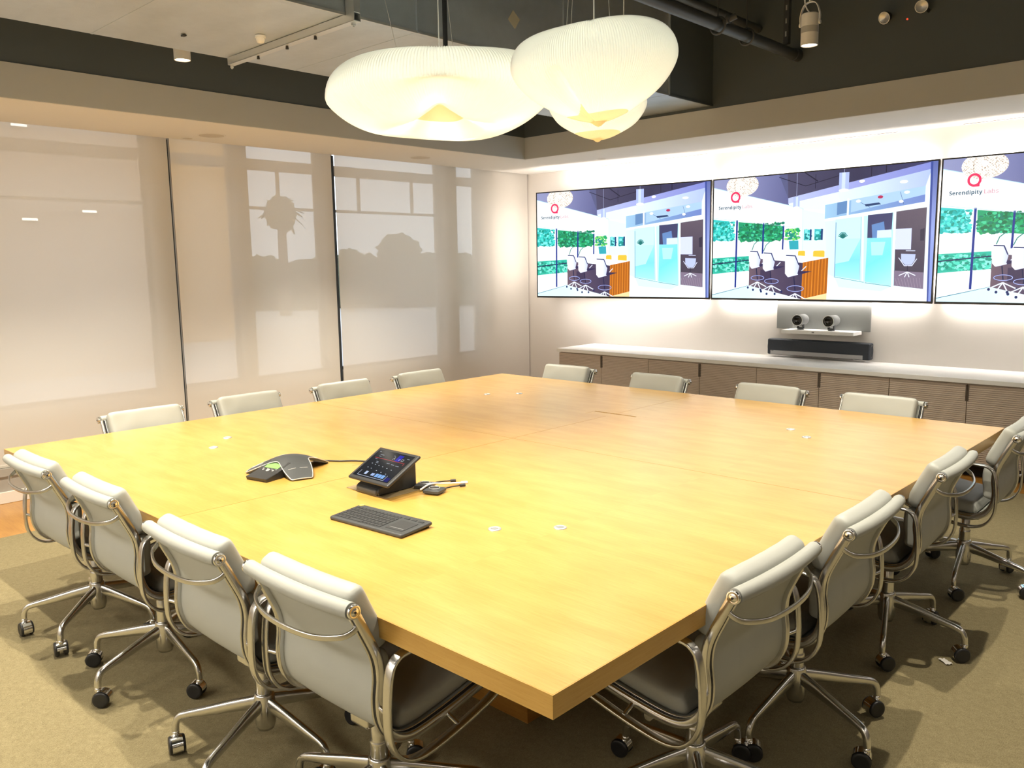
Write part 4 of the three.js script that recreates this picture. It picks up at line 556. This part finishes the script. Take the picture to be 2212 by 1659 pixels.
function can(x, y, z, k, label, angle = 0.75, target = [0, -1, 0], withYoke = false) {
  const t = thing(withYoke ? 'yoke_spotlight' : 'cylinder_downlight', label, 'spotlight', [x, y, z], 0, withYoke ? 'yoke spotlights above the room' : 'cylinder downlights beside the duct');
  const Hc = withYoke ? 0.175 : 0.16, R = 0.048;
  const body = mesh('housing', lathe([[0.042, 0.004], [0.045, 0], [R, 0.002], [R, Hc - 0.006], [R - 0.006, Hc], [0.001, Hc]], 32), M.canWhite, t);
  mesh('lamp_face', at(cyl(0.0425, 0.0425, 0.004, 28), 0, 0.006, 0), M.lampGlow, t);
  if (withYoke) { mesh('band', at(cyl(R + 0.0008, R + 0.0008, 0.035, 32), 0, 0.085, 0), M.canGrey, body); mesh('yoke', sweep(spaced([V(-R - 0.006, 0.11, 0), V(-R - 0.008, 0.17, 0), V(-0.035, 0.225, 0), V(0, 0.238, 0), V(0.035, 0.225, 0), V(R + 0.008, 0.17, 0), V(R + 0.006, 0.11, 0)], 30), V(0, 0, 1), 0.01, 0.003), M.canWhite, t); mesh('stem', rod(V(0, 0.236, 0), V(0, DECK - y, 0), 0.009, 12), M.canWhite, t); mesh('power_cord', tube([V(0, Hc, 0), V(-0.02, 0.21, 0.01), V(-0.03, 0.26, 0.01), V(-0.02, 0.34, 0), V(0, 0.45, 0)], 0.004, 30, 6), M.cordWhite, t); for (const s of [-1, 1]) mesh('pivot_knob', at(cyl(0.011, 0.011, 0.01, 14), s * (R + 0.009), 0.12, 0, 0, 0, Math.PI / 2), M.canWhite, t); }
  else mesh('stem', rod(V(0, Hc, 0), V(0, DECK - y, 0), 0.008, 12), M.blackMetal, t);
  spotLight(t, k, angle, target);
  return t;
}
can(1.45, 2.845, 4.72, 0.9, 'short white cylinder downlight beside the duct, lit', 0.85);
can(1.43, 2.862, 2.9, 1.5, 'white cylinder downlight beside the duct near the screen wall', 0.85);
can(1.5, 2.95, 5.95, 1.0, 'white cylinder downlight beside the duct, farthest from the screen wall', 0.85);
can(4.29, 2.815, 2.36, 0.8, 'white yoke spotlight near the emergency light', 0.85, [0, -1, 0], true);
for (const [x, z, k, l] of [[5.38, 3.70, 0.8, 'over the table edge away from the windows, nearer the screens'], [5.38, 4.60, 0.8, 'over the table edge away from the windows, farther from the screens'], [3.08, 5.95, 1, 'over the table edge facing the screens, nearest the shades'], [3.75, 5.95, 0.8, 'over the table edge facing the screens, middle one'], [4.45, 5.95, 0.8, 'over the table edge facing the screens, near the corner']]) can(x, 2.98, z, k, `white yoke spotlight ${l}`, 0.9, [0, -1, 0], true);
{
  const e = thing('emergency_light', 'black twin-head emergency light on the upper wall', 'emergency light', [4.374, 3.223, SZ + 0.004]);
  mesh('body', (() => { const s = new THREE.Shape(); s.absellipse(0, 0, 0.14, 0.058, 0, 6.2832); const g = new THREE.ExtrudeGeometry(s, { depth: 0.03, bevelEnabled: true, bevelSize: 0.012, bevelThickness: 0.012, curveSegments: 36 }); g.translate(0, 0, 0.012); return g; })(), M.plastic, e);
  for (const s of [-1, 1]) { const hd = mesh('lamp_head', at(lathe([[0.001, -0.03], [0.03, -0.028], [0.042, 0.012], [0.042, 0.018], [0.038, 0.018]], 28), s * 0.115, s * 0.012 + 0.006, 0.075, Math.PI / 2 + 0.35, s * 0.2), M.plastic, e); mesh('reflector', at(lathe([[0.001, 0.004], [0.02, 0.008], [0.038, 0.018]], 28), s * 0.115, s * 0.012 + 0.006, 0.075, Math.PI / 2 + 0.35, s * 0.2), M.silver, hd); mesh('lens_rim', at(at(new THREE.TorusGeometry(0.038, 0.0028, 8, 32), 0, 0.018, 0, Math.PI / 2), s * 0.115, s * 0.012 + 0.006, 0.075, Math.PI / 2 + 0.35, s * 0.2), M.white, hd); }
  mesh('status_led', at(new THREE.SphereGeometry(0.006, 12, 8), 0.02, -0.04, 0.052), M.red, e);
}
// flush lamp panels in the soffit behind the camera and along the far side
for (const [x, z, w, d, l] of [[1.9, 8.72, 1.2, 0.6, 'nearest the window shades'], [3.9, 8.72, 1.2, 0.6, 'in the middle of its row'], [5.9, 8.72, 1.2, 0.6, 'nearest the room corner'], [8.15, 2.2, 0.6, 1.2, 'nearest the screen wall'], [8.15, 4.4, 0.6, 1.2, 'in the middle of the side row'], [8.15, 6.6, 0.6, 1.2, 'at the end of the side row']]) {
  const t = thing('ceiling_lamp_panel', `flush white ceiling lamp panel ${l}`, 'ceiling lamp', [x, CEIL, z], 0, 'flush lamp panels in the soffit'); mesh('panel_frame', rb(-w / 2 - 0.02, w / 2 + 0.02, -0.012, -0.0005, -d / 2 - 0.02, d / 2 + 0.02, 0.003), M.white, t); mesh('lamp_diffuser', rb(-w / 2, w / 2, -0.014, -0.0122, -d / 2, d / 2, 0.0005), M.panelGlow, t);
  const A = new THREE.RectAreaLight(C(1, 0.93, 0.83), LEVEL.panel * (w > d ? (x > 5 ? 0.5 : 1.2) : 0.1), w, d); A.position.set(0, -0.02, 0); A.rotation.x = -Math.PI / 2; t.add(A);
}
// soffit fittings
for (const [x, z, r, l] of [[0.355, 3.995, 0.10, 'round flush ceiling speaker farther from the screen wall'], [0.365, 1.934, 0.10, 'round flush ceiling speaker nearer the screen wall'], [0.111, 4.067, 0.045, 'small round disc in the soffit over the shades'], [1.406, 0.511, 0.045, 'small round disc in the soffit over the screens']]) {
  const t = thing(r > 0.05 ? 'ceiling_speaker' : 'sprinkler_cover', l, r > 0.05 ? 'speaker' : 'cover', [x, CEIL, z]); mesh('rim', lathe([[r - 0.008, -0.0045], [r, -0.004], [r + 0.003, -0.0005]], 40), M.soffit, t); mesh('grille', at(cyl(r - 0.006, r - 0.006, 0.003, 40), 0, -0.0022, 0), M.grille, t);
}
[[1.055, 2.295, 'nearest the window corner'], [2.785, 4.01, 'over the middle screen'], [4.49, 5.73, 'farthest from the window corner']].forEach(([x0, x1, l]) => { const t = thing('slot_diffuser', `long dark slot in the soffit ${l}`, 'air slot', [0, CEIL, 0.05], 0, 'air slots above the screens'); mesh('slot', rb(x0, x1, -0.004, -0.0004, -0.009, 0.009, 0.001), M.slot, t); mesh('slot_frame', [rb(x0 - 0.004, x1 + 0.004, -0.003, -0.0003, -0.014, -0.0095, 0.001), rb(x0 - 0.004, x1 + 0.004, -0.003, -0.0003, 0.0095, 0.014, 0.001)], M.soffit, t); });

scene.traverse((o) => { if (o.isLight && !o.isRectAreaLight) o.castShadow = true; });
renderer.render(scene, camera);
